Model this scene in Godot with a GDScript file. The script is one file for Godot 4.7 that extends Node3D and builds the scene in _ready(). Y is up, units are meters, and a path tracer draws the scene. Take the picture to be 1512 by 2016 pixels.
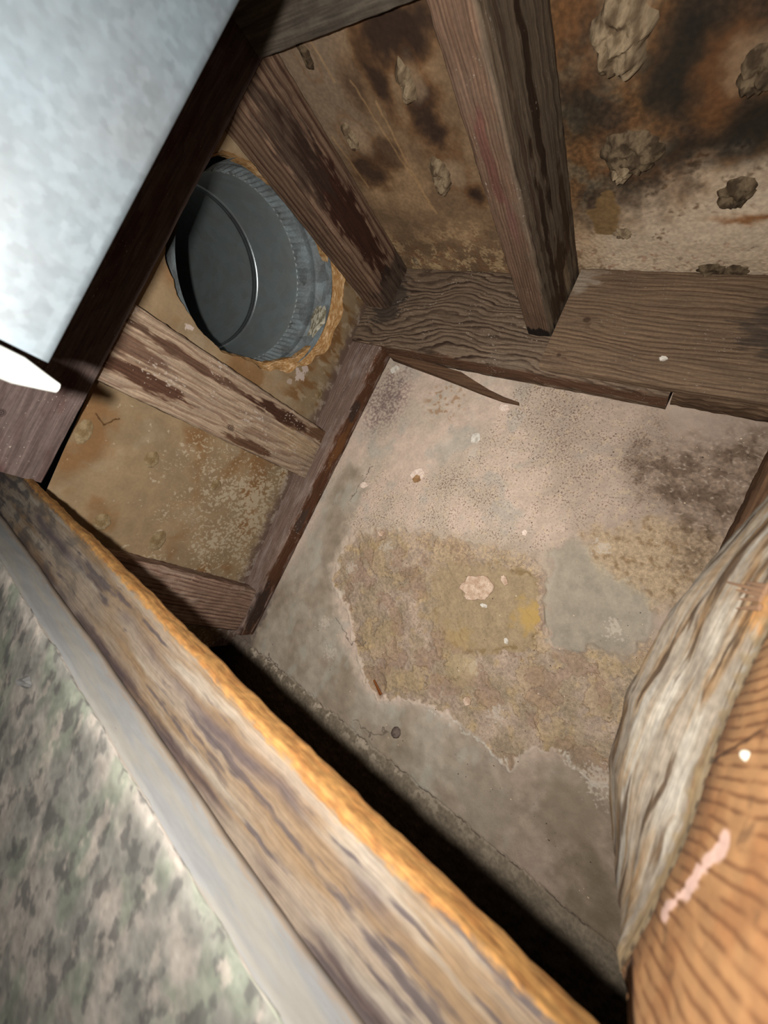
extends Node3D
# A damp plaster-lined pit between floor framing, seen from above by the light of a phone torch.
# x runs along the back wall, y is up, z comes towards the front joist; metres.

const DETAIL := 1.0      # texture detail
const PALE := 0.72       # every painted colour is this much darker than it is written
var noise := FastNoiseLite.new()      # four octaves, about -1..1
var fine := FastNoiseLite.new()       # one octave
var ridge := FastNoiseLite.new()      # thin veins
var dots := FastNoiseLite.new()       # distance to scattered points
var cells := FastNoiseLite.new()      # one value per cell
var used := {}
var grids := {}
var rng := RandomNumberGenerator.new()


func _ready() -> void:
	# ---- camera, light, exposure
	var cam := Camera3D.new()
	cam.name = "camera"
	cam.near = 0.01
	cam.far = 20.0
	var attr := CameraAttributesPhysical.new()
	attr.frustum_focal_length = 13.8368
	attr.frustum_focus_distance = 0.5
	attr.exposure_aperture = 9.0
	cam.attributes = attr
	cam.fov = 103.3349
	cam.transform = Transform3D(Basis(Vector3(0.777051, -0.480365, -0.406744), Vector3(-0.351182, 0.205412, -0.913497), Vector3(0.522363, 0.852675, -0.009080)), Vector3(0, 0.58, 0))
	add_child(cam)
	cam.make_current()

	var env := Environment.new()
	env.background_mode = Environment.BG_COLOR
	env.background_color = Color(0.008, 0.009, 0.010)
	env.tonemap_mode = Environment.TONE_MAPPER_LINEAR
	env.tonemap_exposure = 1.0
	env.sdfgi_enabled = true
	env.ssao_enabled = true
	env.ssil_enabled = true
	var we := WorldEnvironment.new()
	we.name = "world_environment"
	we.environment = env
	add_child(we)

	# the torch of the phone that takes the picture, 38 mm beside its lens
	var torch := AreaLight3D.new()
	torch.name = "torch_light"
	torch.area_size = Vector2(0.008, 0.008)
	torch.area_normalize_energy = true
	torch.light_energy = 0.6
	torch.light_color = Color(1.0, 0.985, 0.96)
	torch.area_range = 8.0
	torch.shadow_enabled = true
	torch.transform = cam.transform * Transform3D(Basis.from_euler(Vector3(0.06, 0.02, 0.0)), Vector3(-0.038, 0.007, 0.0))
	add_child(torch)

	set_up_noise()
	build_setting()
	build_framing()
	build_metal()
	build_near_things()
	build_debris()


# ------------------------------------------------------------------ helpers
func set_up_noise() -> void:
	for n in [noise, fine, ridge, dots, cells]:
		n.seed = 11
		n.frequency = 1.0
		n.noise_type = FastNoiseLite.TYPE_SIMPLEX_SMOOTH
	noise.fractal_type = FastNoiseLite.FRACTAL_FBM
	noise.fractal_octaves = 4
	fine.fractal_type = FastNoiseLite.FRACTAL_NONE
	ridge.fractal_type = FastNoiseLite.FRACTAL_RIDGED
	ridge.fractal_octaves = 3
	for n in [dots, cells]:
		n.noise_type = FastNoiseLite.TYPE_CELLULAR
		n.fractal_type = FastNoiseLite.FRACTAL_NONE
		n.cellular_jitter = 1.0
	dots.cellular_return_type = FastNoiseLite.RETURN_DISTANCE
	cells.cellular_return_type = FastNoiseLite.RETURN_CELL_VALUE


func nz(x: float, y: float) -> float:
	return clampf(noise.get_noise_2d(x, y) * 1.5, -1.0, 1.0)


func sm(a: float, b: float, x: float) -> float:
	return smoothstep(a, b, x)


func numbered(called: String) -> String:
	used[called] = used.get(called, -1) + 1
	return called if used[called] == 0 else "%s_%03d" % [called, used[called]]


func tag(o: Node3D, label: String, category: String, group := "") -> Node3D:
	o.set_meta("label", label)
	o.set_meta("category", category)
	if group:
		o.set_meta("group", group)
	return o


func structure(o: Node3D, label := "", category := "") -> Node3D:
	o.set_meta("kind", "structure")
	if label:
		tag(o, label, category)
	return o


func thing(called: String, label: String, category: String, at := Vector3.ZERO, group := "") -> Node3D:
	var o := Node3D.new()
	o.name = numbered(called)
	o.position = at
	add_child(o, true)
	return tag(o, label, category, group)


func obj(called: String, mesh: Mesh, mat: Material, parent: Node = self, at := Vector3.ZERO) -> MeshInstance3D:
	var o := MeshInstance3D.new()
	o.name = numbered(called) if parent == self else called
	o.mesh = mesh
	o.material_override = mat
	o.position = at
	parent.add_child(o, true)
	return o


func shot(st: SurfaceTool) -> ArrayMesh:
	st.generate_normals()
	st.index()
	return st.commit()


func begin() -> SurfaceTool:
	var st := SurfaceTool.new()
	st.begin(Mesh.PRIMITIVE_TRIANGLES)
	st.set_smooth_group(0)
	return st


# a grid of points and UVs, outward along (along i) x (along j)
func add_grid(st: SurfaceTool, pts: Array, uvs: Array, group := 0) -> void:
	st.set_smooth_group(group)
	for i in pts.size() - 1:
		var a: PackedVector3Array = pts[i]
		var b: PackedVector3Array = pts[i + 1]
		var ua: PackedVector2Array = uvs[i]
		var ub: PackedVector2Array = uvs[i + 1]
		for j in a.size() - 1:
			st.set_uv(ua[j]); st.add_vertex(a[j])
			st.set_uv(ua[j + 1]); st.add_vertex(a[j + 1])
			st.set_uv(ub[j + 1]); st.add_vertex(b[j + 1])
			st.set_uv(ua[j]); st.add_vertex(a[j])
			st.set_uv(ub[j + 1]); st.add_vertex(b[j + 1])
			st.set_uv(ub[j]); st.add_vertex(b[j])


func add_fan(st: SurfaceTool, ring: PackedVector3Array, ruv: PackedVector2Array, flip: bool, group := 1) -> void:
	var c := Vector3.ZERO
	var cu := Vector2.ZERO
	for k in ring.size():
		c += ring[k] / ring.size()
		cu += ruv[k] / ring.size()
	st.set_smooth_group(group)
	for k in ring.size():
		var m := (k + 1) % ring.size()
		var p := [ring[k], ring[m]] if not flip else [ring[m], ring[k]]
		var q := [ruv[k], ruv[m]] if not flip else [ruv[m], ruv[k]]
		st.set_uv(cu); st.add_vertex(c)
		st.set_uv(q[0]); st.add_vertex(p[0])
		st.set_uv(q[1]); st.add_vertex(p[1])


# A worn length of timber from a to b. side is the direction of its width w, h its thickness along (b - a) x side.
# Its texture runs along u and wraps round the four faces along v: +thickness, +side, -thickness, -side.
func timber(a: Vector3, b: Vector3, side: Vector3, w: float, h: float, round_off := 0.0025, wear := 0.0007, seed_at := 0.0, w2 := -1.0, steps := 60) -> ArrayMesh:
	var ax := (b - a).normalized()
	var s := (side - ax * side.dot(ax)).normalized()
	var t := ax.cross(s)
	var wid := w if w2 < 0.0 else w2
	var st := begin()
	var pts := []
	var uvs := []
	for i in steps + 1:
		var f := float(i) / steps
		var row := PackedVector3Array()
		var uv := PackedVector2Array()
		var ww := lerpf(w, wid, f) / 2.0
		var hh := h / 2.0
		var r := minf(round_off, minf(ww, hh) * 0.9)
		var c := a.lerp(b, f)
		var base := 0.0
		var per := 2.0 * (w + h)
		for face in 4:
			var n: Vector3 = [t, s, -t, -s][face]
			var d: Vector3 = [s, -t, -s, t][face]
			var half: float = ww if face % 2 == 0 else hh
			var out: float = hh if face % 2 == 0 else ww
			var full: float = w if face % 2 == 0 else h
			for k in 9:
				var g := -1.0 + 2.0 * k / 8.0
				var p := c + n * out + d * g * (half - r)
				var q := p * 38.0 + Vector3(seed_at, 0, seed_at)
				var e := fine.get_noise_3d(q.x, q.y, q.z) + 0.6 * fine.get_noise_3d(q.x * 3.1, q.y * 3.1, q.z * 3.1)
				p += n * e * wear
				row.append(p)
				uv.append(Vector2(f, (base + (g * (half - r) / half * 0.5 + 0.5) * full) / per))
			for k in 2:                                            # the rounded arris
				var ang := PI / 2.0 * (k + 1) / 3.0
				var cc := c + n * (out - r) + d * (half - r)
				var q2 := cc * 60.0
				var e2 := fine.get_noise_3d(q2.x + seed_at, q2.y, q2.z)
				var rr := r * (1.0 + 0.25 * e2)
				row.append(cc + (n * cos(ang) + d * sin(ang)) * rr)
				uv.append(Vector2(f, (base + full) / per))
			base += full
		row.append(row[0])
		uv.append(Vector2(f, 1.0))
		pts.append(row)
		uvs.append(uv)
	add_grid(st, pts, uvs)
	for e in 2:
		var ring: PackedVector3Array = pts[0 if e == 0 else steps].slice(0, -1)
		var ru := PackedVector2Array()
		for p in ring:
			var l: Vector3 = p - (a if e == 0 else b)
			ru.append(Vector2(0.02 + l.dot(t) * 0.3, 0.25 + l.dot(s) * 2.0))
		add_fan(st, ring, ru, e == 0)
	return shot(st)


# Computes a colour picture and a relief picture. fn(u, v) gives the sRGB colour, relief in alpha.
func paint(w: int, h: int, fn: Callable) -> Array:
	w = int(w * DETAIL)
	h = int(h * DETAIL)
	var rows := []
	rows.resize(h)
	for y in h:
		var row := PackedByteArray()
		row.resize(w * 3)
		var rel := PackedByteArray()
		rel.resize(w)
		var v := (y + 0.5) / h
		for x in w:
			var c: Color = fn.call((x + 0.5) / w, v)
			row[x * 3] = clampi(int(c.r * 255.0), 0, 255)
			row[x * 3 + 1] = clampi(int(c.g * 255.0), 0, 255)
			row[x * 3 + 2] = clampi(int(c.b * 255.0), 0, 255)
			rel[x] = clampi(int(c.a * 255.0), 0, 255)
		rows[y] = [row, rel]
	var col := PackedByteArray()
	var rel2 := PackedByteArray()
	for r in rows:
		col.append_array(r[0])
		rel2.append_array(r[1])
	return [Image.create_from_data(w, h, false, Image.FORMAT_RGB8, col), Image.create_from_data(w, h, false, Image.FORMAT_L8, rel2)]


func painted(w: int, h: int, fn: Callable, relief_cm: float, rough := 0.9, spec := 0.3, tone := Color.WHITE) -> StandardMaterial3D:
	var im := paint(w, h, fn)
	var m := StandardMaterial3D.new()
	m.albedo_texture = ImageTexture.create_from_image(im[0])
	m.albedo_color = (tone * PALE).linear_to_srgb()
	m.roughness = rough
	m.metallic_specular = spec
	if relief_cm > 0.0:
		m.heightmap_enabled = true
		m.heightmap_texture = ImageTexture.create_from_image(im[1])
		m.heightmap_scale = relief_cm
	return m


func rgb(r: int, g: int, b: int) -> Color:
	return Color(r / 255.0, g / 255.0, b / 255.0)


# Distance inside (+) or outside (-) a polygon, on a coarse grid over [lo, hi]
func field(called: String, poly: PackedVector2Array, lo: Vector2, hi: Vector2, n := 150) -> void:
	var g := PackedFloat32Array()
	g.resize(n * n)
	for j in n:
		for i in n:
			var p := Vector2(lerpf(lo.x, hi.x, i / (n - 1.0)), lerpf(lo.y, hi.y, j / (n - 1.0)))
			var best := 9.0
			for k in poly.size():
				var c := Geometry2D.get_closest_point_to_segment(p, poly[k], poly[(k + 1) % poly.size()])
				best = minf(best, c.distance_squared_to(p))
			best = sqrt(best)
			g[j * n + i] = best if Geometry2D.is_point_in_polygon(p, poly) else -best
	grids[called] = [g, lo, Vector2(n - 1, n - 1) / (hi - lo), n]


func inside(called: String, x: float, y: float) -> float:
	var t: Array = grids[called]
	var g: PackedFloat32Array = t[0]
	var lo: Vector2 = t[1]
	var k: Vector2 = t[2]
	var n: int = t[3]
	var fx := clampf((x - lo.x) * k.x, 0.0, n - 1.001)
	var fy := clampf((y - lo.y) * k.y, 0.0, n - 1.001)
	var i := int(fx)
	var j := int(fy)
	fx -= i
	fy -= j
	var o := j * n + i
	return lerpf(lerpf(g[o], g[o + 1], fx), lerpf(g[o + n], g[o + n + 1], fx), fy)


# Marks on a surface, sorted into cells so that each point looks only at the marks near it. A mark is [kind, a, b, reach, ...]
var marks := {}

func sort_marks(called: String, list: Array, lo: Vector2, hi: Vector2, n := 60) -> void:
	var cells_of := []
	for k in n * n:
		cells_of.append([])
	for q in list:
		var r: Rect2 = Rect2(q[1], Vector2.ZERO).expand(q[2]).grow(q[3])
		var p0 := ((r.position - lo) / (hi - lo) * n).floor()
		var p1 := ((r.end - lo) / (hi - lo) * n).floor()
		for j in range(maxi(0, int(p0.y)), mini(n - 1, int(p1.y)) + 1):
			for i in range(maxi(0, int(p0.x)), mini(n - 1, int(p1.x)) + 1):
				cells_of[j * n + i].append(q)
	marks[called] = [cells_of, lo, Vector2(n, n) / (hi - lo), n]


func marks_at(called: String, x: float, y: float) -> Array:
	var t: Array = marks[called]
	var n: int = t[3]
	return t[0][clampi(int((y - t[1].y) * t[2].y), 0, n - 1) * n + clampi(int((x - t[1].x) * t[2].x), 0, n - 1)]


func off_line(p: Vector2, a: Vector2, b: Vector2) -> float:
	return Geometry2D.get_closest_point_to_segment(p, a, b).distance_to(p)


# ------------------------------------------------------------------ wood
# o: early, late, ring (spacing, m), wave, contrast, blot (amount), blotc, knots [u, v, size], stains [u, v, ru, rv, color, amount], specks
func wood(u: float, v: float, o: Dictionary) -> Color:
	var sd: float = o.seed
	var bend: float = nz(u * 2.2 + sd, v * 5.0 + sd) * o.wave + nz(u * 9.0 + sd, v * 22.0) * o.wave * 0.22
	for k in o.get("knots", []):
		var du: float = (u - k[0]) / (k[2] * 2.4)
		var dv: float = (v - k[1]) / k[2]
		bend += k[2] * 1.3 * exp(-(du * du + dv * dv)) * (1.0 if dv > 0.0 else -1.0) * minf(1.0, absf(dv) * 2.0)
	var g: float = (v + bend) / o.ring
	var f := g - floorf(g)
	var late := sm(0.35, 0.85, f) * (1.0 - sm(0.9, 1.0, f))
	late *= 0.65 + 0.35 * nz(floorf(g) * 3.7 + sd, u * 3.0)
	var fib := fine.get_noise_2d(u * 26.0 + sd, v * 900.0)
	var fib2 := fine.get_noise_2d(u * 9.0 - sd, v * 300.0)
	var c: Color = (o.early as Color).lerp(o.late, clampf(late * o.contrast, 0.0, 1.0))
	var bl := nz(u * 7.0 + sd * 2.0, v * 24.0 - sd) * 0.7 + nz(u * 30.0, v * 60.0 + sd) * 0.35
	c = c.lerp(o.blotc, clampf(sm(-0.1, 0.75, bl) * o.blot, 0.0, 1.0))
	for k in o.get("knots", []):
		var d: float = Vector2((u - k[0]) / 1.25, v - k[1]).length() / (k[2] * 0.55) + nz(u * 90.0, v * 90.0) * 0.15
		c = c.lerp((o.late as Color).darkened(0.35), sm(1.05, 0.75, d) * (0.55 + 0.45 * sin(d * 16.0)))
	for s in o.get("stains", []):
		var d: float = Vector2((u - s[0]) / s[2], (v - s[1]) / s[3]).length() + nz(u * 24.0 + sd, v * 70.0) * 0.42 + fib2 * 0.12
		c = c.lerp(s[4], sm(1.1, 0.7, d) * s[5])
	c = c * (1.0 + 0.13 * fib + 0.10 * fib2 + 0.05 * nz(u * 200.0, v * 200.0))
	var rel: float = 0.55 - 0.28 * late * o.contrast + 0.12 * fib + 0.10 * fib2
	if o.has("specks"):
		var sp := dots.get_noise_2d(u * 150.0 + sd + nz(u * 120.0, v * 120.0) * 0.5, v * 150.0) + 1.0
		if sp < 0.20 * o.specks * (0.2 + nz(u * 16.0 + sd, v * 16.0) * 1.6):
			c = c.lerp(rgb(205, 188, 170), 0.75)
			rel += 0.25
	c.a = clampf(rel, 0.0, 1.0)
	return c


func wood_mat(length: float, around: float, o: Dictionary, texel := 0.0006, relief := 0.05) -> StandardMaterial3D:
	return painted(clampi(int(length / texel), 64, 2000), clampi(int(around / texel), 64, 2000), func(u: float, v: float) -> Color: return wood(u * length, v * around, o), relief, 0.85, 0.25, o.get("tone", Color.WHITE))


# ------------------------------------------------------------------ the floor
const FLO := Vector2(-0.62, -0.42)
const FHI := Vector2(0.30, 0.42)

func floor_fields() -> void:
	var lo := FLO
	var hi := FHI
	field("worn", PackedVector2Array([Vector2(-0.3909, 0.1564), Vector2(-0.3981, 0.1067), Vector2(-0.3904, 0.06), Vector2(-0.3388, 0.0294), Vector2(-0.2186, -0.0029), Vector2(-0.1425, -0.0155), Vector2(-0.093, -0.0186), Vector2(-0.05, 0.0764), Vector2(-0.0344, 0.0746), Vector2(0.0032, 0.0459), Vector2(0.0349, 0.0473), Vector2(0.04, 0.0247), Vector2(0.0554, 0.0094), Vector2(0.0688, 0.0461), Vector2(0.0526, 0.1013), Vector2(0.0731, 0.1761), Vector2(0.0435, 0.1924), Vector2(0.0092, 0.1812), Vector2(-0.0213, 0.1998), Vector2(-0.0325, 0.2363), Vector2(-0.0881, 0.2254), Vector2(-0.1367, 0.2241), Vector2(-0.1902, 0.2407), Vector2(-0.229, 0.2684), Vector2(-0.2653, 0.2526), Vector2(-0.305, 0.2156), Vector2(-0.3395, 0.1777)]), lo, hi)
	field("pit", PackedVector2Array([Vector2(-0.2391, 0.0484), Vector2(-0.183, 0.0186), Vector2(-0.134, 0.0041), Vector2(-0.0965, -0.002), Vector2(-0.0816, 0.0168), Vector2(-0.0688, 0.036), Vector2(-0.06, 0.0604), Vector2(-0.0631, 0.0854), Vector2(-0.0879, 0.1094), Vector2(-0.1286, 0.1371), Vector2(-0.1691, 0.1384), Vector2(-0.1957, 0.123), Vector2(-0.2191, 0.0895)]), lo, hi)
	field("skim", PackedVector2Array([Vector2(-0.0921, -0.0414), Vector2(-0.0716, -0.0649), Vector2(-0.0491, -0.0566), Vector2(-0.018, -0.0391), Vector2(0.0154, -0.0415), Vector2(0.0373, -0.026), Vector2(0.0448, 0.009), Vector2(0.0307, 0.0433), Vector2(0.0043, 0.0486), Vector2(-0.0304, 0.0687), Vector2(-0.0524, 0.0706), Vector2(-0.073, 0.0162)]), lo, hi)
	field("crust", PackedVector2Array([Vector2(-0.0603, -0.0769), Vector2(-0.0183, -0.1013), Vector2(0.0065, -0.1249), Vector2(0.0678, -0.1238), Vector2(0.0689, -0.0928), Vector2(0.0547, -0.035), Vector2(0.0373, -0.026), Vector2(0.0107, -0.0392), Vector2(-0.018, -0.0391), Vector2(-0.0426, -0.0559)]), lo, hi)
	field("dark", PackedVector2Array([Vector2(-0.0238, -0.1927), Vector2(0.0226, -0.2269), Vector2(0.0876, -0.2549), Vector2(0.1052, -0.1997), Vector2(0.0737, -0.12), Vector2(0.0559, -0.1092), Vector2(0.0276, -0.1397), Vector2(-0.0043, -0.1546)]), lo, hi)
	field("smooth", PackedVector2Array([Vector2(-0.4945, 0.1965), Vector2(-0.4686, -0.0599), Vector2(-0.41, -0.0195), Vector2(-0.4133, 0.0402), Vector2(-0.4088, 0.1359), Vector2(-0.365, 0.1911), Vector2(-0.2798, 0.2616), Vector2(-0.2311, 0.274), Vector2(-0.1431, 0.2283), Vector2(-0.0325, 0.2363), Vector2(0.0124, 0.189), Vector2(0.0748, 0.1875), Vector2(0.1411, 0.3347), Vector2(-0.5371, 0.3455)]), lo, hi)
	field("sand", PackedVector2Array([Vector2(-0.4324, 0.0279), Vector2(-0.384, -0.0572), Vector2(-0.2591, -0.0896), Vector2(-0.2405, -0.1637), Vector2(-0.2143, -0.2538), Vector2(-0.0756, -0.2533), Vector2(-0.01, -0.2004), Vector2(0.0022, -0.1367), Vector2(-0.0655, -0.082), Vector2(-0.1042, -0.0286), Vector2(-0.2186, -0.0029), Vector2(-0.3861, 0.0678)]), lo, hi)


func floor_front(x: float) -> float:      # where the mortar fillet along the front wall begins
	return 0.3325 - 0.0155 * (x + 0.1) + 0.002 * fine.get_noise_2d(x * 30.0, 4.0) + 0.0015 * fine.get_noise_2d(x * 130.0, 9.0)


func floor_height(x: float, z: float) -> float:
	var wx := x + nz(x * 42.0, z * 42.0) * 0.006
	var wz := z + nz(x * 42.0 + 50.0, z * 42.0) * 0.006
	var h := nz(x * 5.0, z * 5.0) * 0.0012 + nz(x * 30.0, z * 30.0) * 0.0004
	var worn := sm(-0.0012, 0.0012, inside("worn", wx, wz))
	h += worn * 0.0006 * (sm(0.26, 0.33, nz(x * 10.0 + 5.0, z * 10.0 + 2.0) + 0.25 * nz(x * 40.0, z * 40.0)) - sm(0.2, 0.28, nz(x * 16.0 + 45.0, z * 16.0) + 0.2 * nz(x * 40.0, z * 40.0)))
	var pit := sm(-0.001, 0.002, inside("pit", wx, wz))
	var skim := sm(-0.001, 0.001, inside("skim", wx, wz))
	var crust := sm(-0.014, 0.010, inside("crust", wx, wz))
	var dark := sm(-0.04, 0.03, inside("dark", wx, wz))
	var rough := nz(x * 110.0, z * 110.0)
	h += worn * (-0.0022 + rough * 0.0007 + nz(x * 40.0 + 7.0, z * 40.0) * 0.0012)
	h -= pit * 0.0026
	h += skim * 0.0012
	h += crust * (0.0012 + rough * 0.0012)
	h += dark * (-0.002 + rough * 0.0016 + nz(x * 48.0, z * 48.0 + 3.0) * 0.002)
	h += 0.0012 * exp(-pow((inside("worn", wx, wz) + 0.0025) / 0.002, 2.0))
	var dome := Vector2(x, z).distance_to(Vector2(-0.1345, 0.1624)) / 0.028
	h += 0.0032 * sm(1.0, 0.3, dome + 0.15 * rough)
	var dome2 := Vector2(x, z).distance_to(Vector2(-0.0849, 0.1411)) / 0.02
	h += 0.0018 * sm(1.0, 0.3, dome2 + 0.2 * rough)
	# mortar fillet along the front wall, with a crack before it
	var d := z - floor_front(x)
	h += sm(0.0, 0.006, d) * (0.004 + rough * 0.0005 + nz(x * 60.0, z * 60.0) * 0.001)
	h -= 0.003 * exp(-pow((d + 0.0005) / 0.0012, 2.0))
	return h


func floor_marks() -> void:
	var l := []
	# 0 damp stains [.., amount]
	for q in [[Vector2(0.0506, 0.239), 0.075, 0.45], [Vector2(0.0973, 0.2871), 0.06, 0.4], [Vector2(-0.0322, 0.3), 0.07, 0.25], [Vector2(-0.1647, 0.3272), 0.05, 0.25], [Vector2(0.1304, 0.3458), 0.1, 0.5]]:
		l.append([0, q[0], q[0], q[1] * 1.7, q[1], q[2]])
	# 1 white salt lines
	for q in [[Vector2(-0.1657, 0.2353), Vector2(-0.1055, 0.2299)], [Vector2(-0.1055, 0.2299), Vector2(-0.0696, 0.2331)], [Vector2(-0.0696, 0.2331), Vector2(-0.033, 0.2352)], [Vector2(0.015, 0.1804), Vector2(0.038, 0.1933)], [Vector2(0.038, 0.1933), Vector2(0.0727, 0.1891)]]:
		l.append([1, q[0], q[1], 0.012])
	# 2 white blotches
	for q in [[Vector2(0.0605, 0.1858), 0.02], [Vector2(-0.3733, 0.2192), 0.012], [Vector2(-0.3396, 0.2567), 0.013], [Vector2(0.011, 0.0212), 0.012], [Vector2(-0.3703, 0.1179), 0.012], [Vector2(-0.3681, 0.1643), 0.01], [Vector2(-0.2515, -0.1307), 0.012], [Vector2(-0.4473, -0.2456), 0.012], [Vector2(-0.1014, -0.3218), 0.01], [Vector2(-0.3006, -0.1381), 0.012], [Vector2(-0.0674, 0.189), 0.014], [Vector2(-0.1217, 0.1523), 0.01], [Vector2(-0.1943, -0.1521), 0.008], [Vector2(-0.0372, -0.0654), 0.012], [Vector2(-0.3251, 0.0557), 0.012]]:
		l.append([2, q[0], q[0], q[1] * 1.7, q[1]])
	# 3 hairline cracks
	for q in [[Vector2(-0.3588, 0.202), Vector2(-0.3124, 0.2225)], [Vector2(-0.3124, 0.2225), Vector2(-0.2844, 0.2093)], [Vector2(-0.4545, 0.329), Vector2(-0.4055, 0.3392)], [Vector2(-0.4055, 0.3392), Vector2(-0.3592, 0.339)], [Vector2(-0.4267, 0.0159), Vector2(-0.4149, -0.0617)], [Vector2(-0.211, 0.3213), Vector2(-0.1982, 0.299)], [Vector2(-0.2496, 0.3165), Vector2(-0.211, 0.3213)]]:
		l.append([3, q[0], q[1], 0.012])
	# 4 yellow, 5 ochre spots in the worn patch
	l.append([4, Vector2(-0.0802, 0.0531), Vector2(-0.0802, 0.0531), 0.06, 0.03])
	l.append([5, Vector2(-0.1583, 0.1346), Vector2(-0.1583, 0.1346), 0.06, 0.034])
	l.append([6, Vector2(-0.1345, 0.1624), Vector2(-0.1345, 0.1624), 0.05, 0.028])
	sort_marks("floor", l, FLO, FHI)


func floor_color(x: float, z: float) -> Color:
	var n1 := nz(x * 9.0, z * 9.0)
	var n2 := nz(x * 40.0, z * 40.0)
	var n3 := nz(x * 160.0, z * 160.0)
	var grain := fine.get_noise_2d(x * 900.0, z * 900.0)
	var wx := x + n2 * 0.006 + n3 * 0.0012
	var wz := z + nz(x * 42.0 + 50.0, z * 42.0) * 0.006
	var c := rgb(208, 186, 169).lerp(rgb(197, 180, 162), sm(-0.5, 0.6, n1))
	c = c.lerp(rgb(184, 175, 162), sm(0.2, 0.75, nz(x * 13.0 + 31.0, z * 13.0)) * 0.7)
	c *= 1.0 + 0.05 * n2 + 0.04 * n3
	var rel := 0.5 + 0.08 * n3
	# smooth greyer skim in front and along the left plate
	var smooth := sm(-0.012, 0.012, inside("smooth", x + n2 * 0.008, z + n1 * 0.008))
	if smooth > 0.0:
		c = c.lerp(rgb(174, 162, 146).lerp(rgb(152, 137, 119), sm(-0.4, 0.6, n1)) * (1.0 + 0.07 * n2), smooth * 0.9)
		c = c.lerp(rgb(180, 177, 164), smooth * sm(0.2, 0.8, nz(x * 22.0 + 5.0, z * 12.0)) * 0.5)
	# right half painted darker for the torch light falling off, and greyer with dirt
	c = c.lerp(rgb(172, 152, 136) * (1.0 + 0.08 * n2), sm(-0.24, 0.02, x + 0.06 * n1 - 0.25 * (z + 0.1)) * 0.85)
	# sandy, speckled band
	var sand := sm(-0.03, 0.015, inside("sand", x + n2 * 0.02, z + n1 * 0.02)) * (1.0 - smooth)
	if sand > 0.0:
		var s1 := nz(x * 300.0, z * 300.0)
		c = c.lerp(rgb(120, 98, 86), sand * sm(0.3, 0.75, s1 + 0.3 * n2 + 0.25 * n1) * 0.8)
		c = c.lerp(rgb(212, 188, 152), sand * sm(0.2, 0.7, nz(x * 60.0 + 11.0, z * 60.0)) * sm(-0.1, 0.3, grain + n3) * 0.5)
		rel += sand * (n3 * 0.2 + grain * 0.10 - 0.2 * sm(0.3, 0.75, s1))
	# worn patch where the skim has come away
	var dw := inside("worn", wx, wz)
	if dw > -0.014:
		var soft := lerpf(0.013, 0.0009, sm(0.03, 0.10, z + 0.03 * n1))
		var worn := sm(-soft, soft, dw + 0.006 * n3 * sm(0.1, 0.03, z))
		if worn > 0.0:
			var cw := rgb(177, 156, 138).lerp(rgb(164, 145, 122), sm(-0.5, 0.5, nz(x * 18.0 + 3.0, z * 18.0)))
			cw = cw.lerp(rgb(190, 162, 118), sm(0.2, 0.8, nz(x * 28.0 + 17.0, z * 28.0)) * 0.5)
			cw *= 1.0 + 0.08 * n2 + 0.09 * n3 + 0.07 * grain
			cw = cw.lerp(rgb(112, 92, 78), sm(0.45, 0.85, nz(x * 210.0, z * 210.0)) * 0.45)
			var la := nz(x * 10.0 + 5.0, z * 10.0 + 2.0) + 0.25 * n2 + 0.10 * n3
			var lb := nz(x * 16.0 + 45.0, z * 16.0) + 0.2 * n2 + 0.12 * n3
			cw = cw.lerp(rgb(178, 152, 112) * (1.0 + 0.06 * n3), sm(0.28, 0.32, la) * 0.35)
			cw = cw.lerp(rgb(146, 118, 100) * (1.0 + 0.08 * n3), sm(0.22, 0.27, lb) * 0.4)
			cw = cw.lerp(rgb(104, 82, 62), maxf(exp(-pow((la - 0.29) / 0.025, 2.0)), exp(-pow((lb - 0.24) / 0.025, 2.0))) * 0.5 * sm(-0.6, 0.2, n2 + n1))
			rel += 0.25 * sm(0.28, 0.32, la) - 0.25 * sm(0.22, 0.27, lb)
			cw = cw.lerp(rgb(206, 180, 144), sm(0.09, 0.01, z + 0.02 * n1) * sm(0.0, 0.6, n3 + grain + 0.5 * n2) * 0.6)
			c = c.lerp(cw, worn)
			rel += worn * (n3 * 0.2 + grain * 0.12)
		var lip := exp(-pow((dw + 0.0022) / 0.0022, 2.0)) * sm(-0.35, 0.4, nz(x * 26.0 + 9.0, z * 26.0))
		c = c.lerp(rgb(208, 192, 174), lip * 0.45)
		rel += lip * 0.2
	var pit := 0.0
	if dw > 0.01:
		var dp := inside("pit", wx, wz)
		var edge := lerpf(0.016, 0.0008, sm(-0.17, -0.09, x + 0.02 * n1))
		pit = sm(-edge, edge, dp + 0.003 * n2)
		if pit > 0.0:
			var cp := rgb(165, 144, 115) * (1.0 + 0.06 * n2 + 0.05 * n3 + 0.04 * grain)
			cp = cp.lerp(rgb(122, 98, 64), exp(-pow((dp - 0.003) / 0.003, 2.0)) * sm(-0.2, 0.5, n2) * 0.6)
			c = c.lerp(cp, pit)
	# left-over grey skim
	var ds := inside("skim", wx, wz)
	var sk_soft := lerpf(0.010, 0.0008, sm(0.02, 0.07, z + 0.02 * n1))
	var skim := sm(-sk_soft, sk_soft, ds + 0.003 * n2)
	if skim > 0.0:
		c = c.lerp(rgb(164, 153, 136) * (1.0 + 0.06 * n2 + 0.05 * n1 + 0.03 * n3), skim)
		c = c.lerp(rgb(194, 186, 172), skim * exp(-pow((ds - 0.003) / 0.003, 2.0)) * sm(-0.2, 0.5, n1) * 0.5)
		rel = lerpf(rel, 0.6 + 0.04 * n3, skim)
	# sandy crust
	var crust := sm(-0.014, 0.010, inside("crust", wx, wz) + 0.006 * n2)
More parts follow.
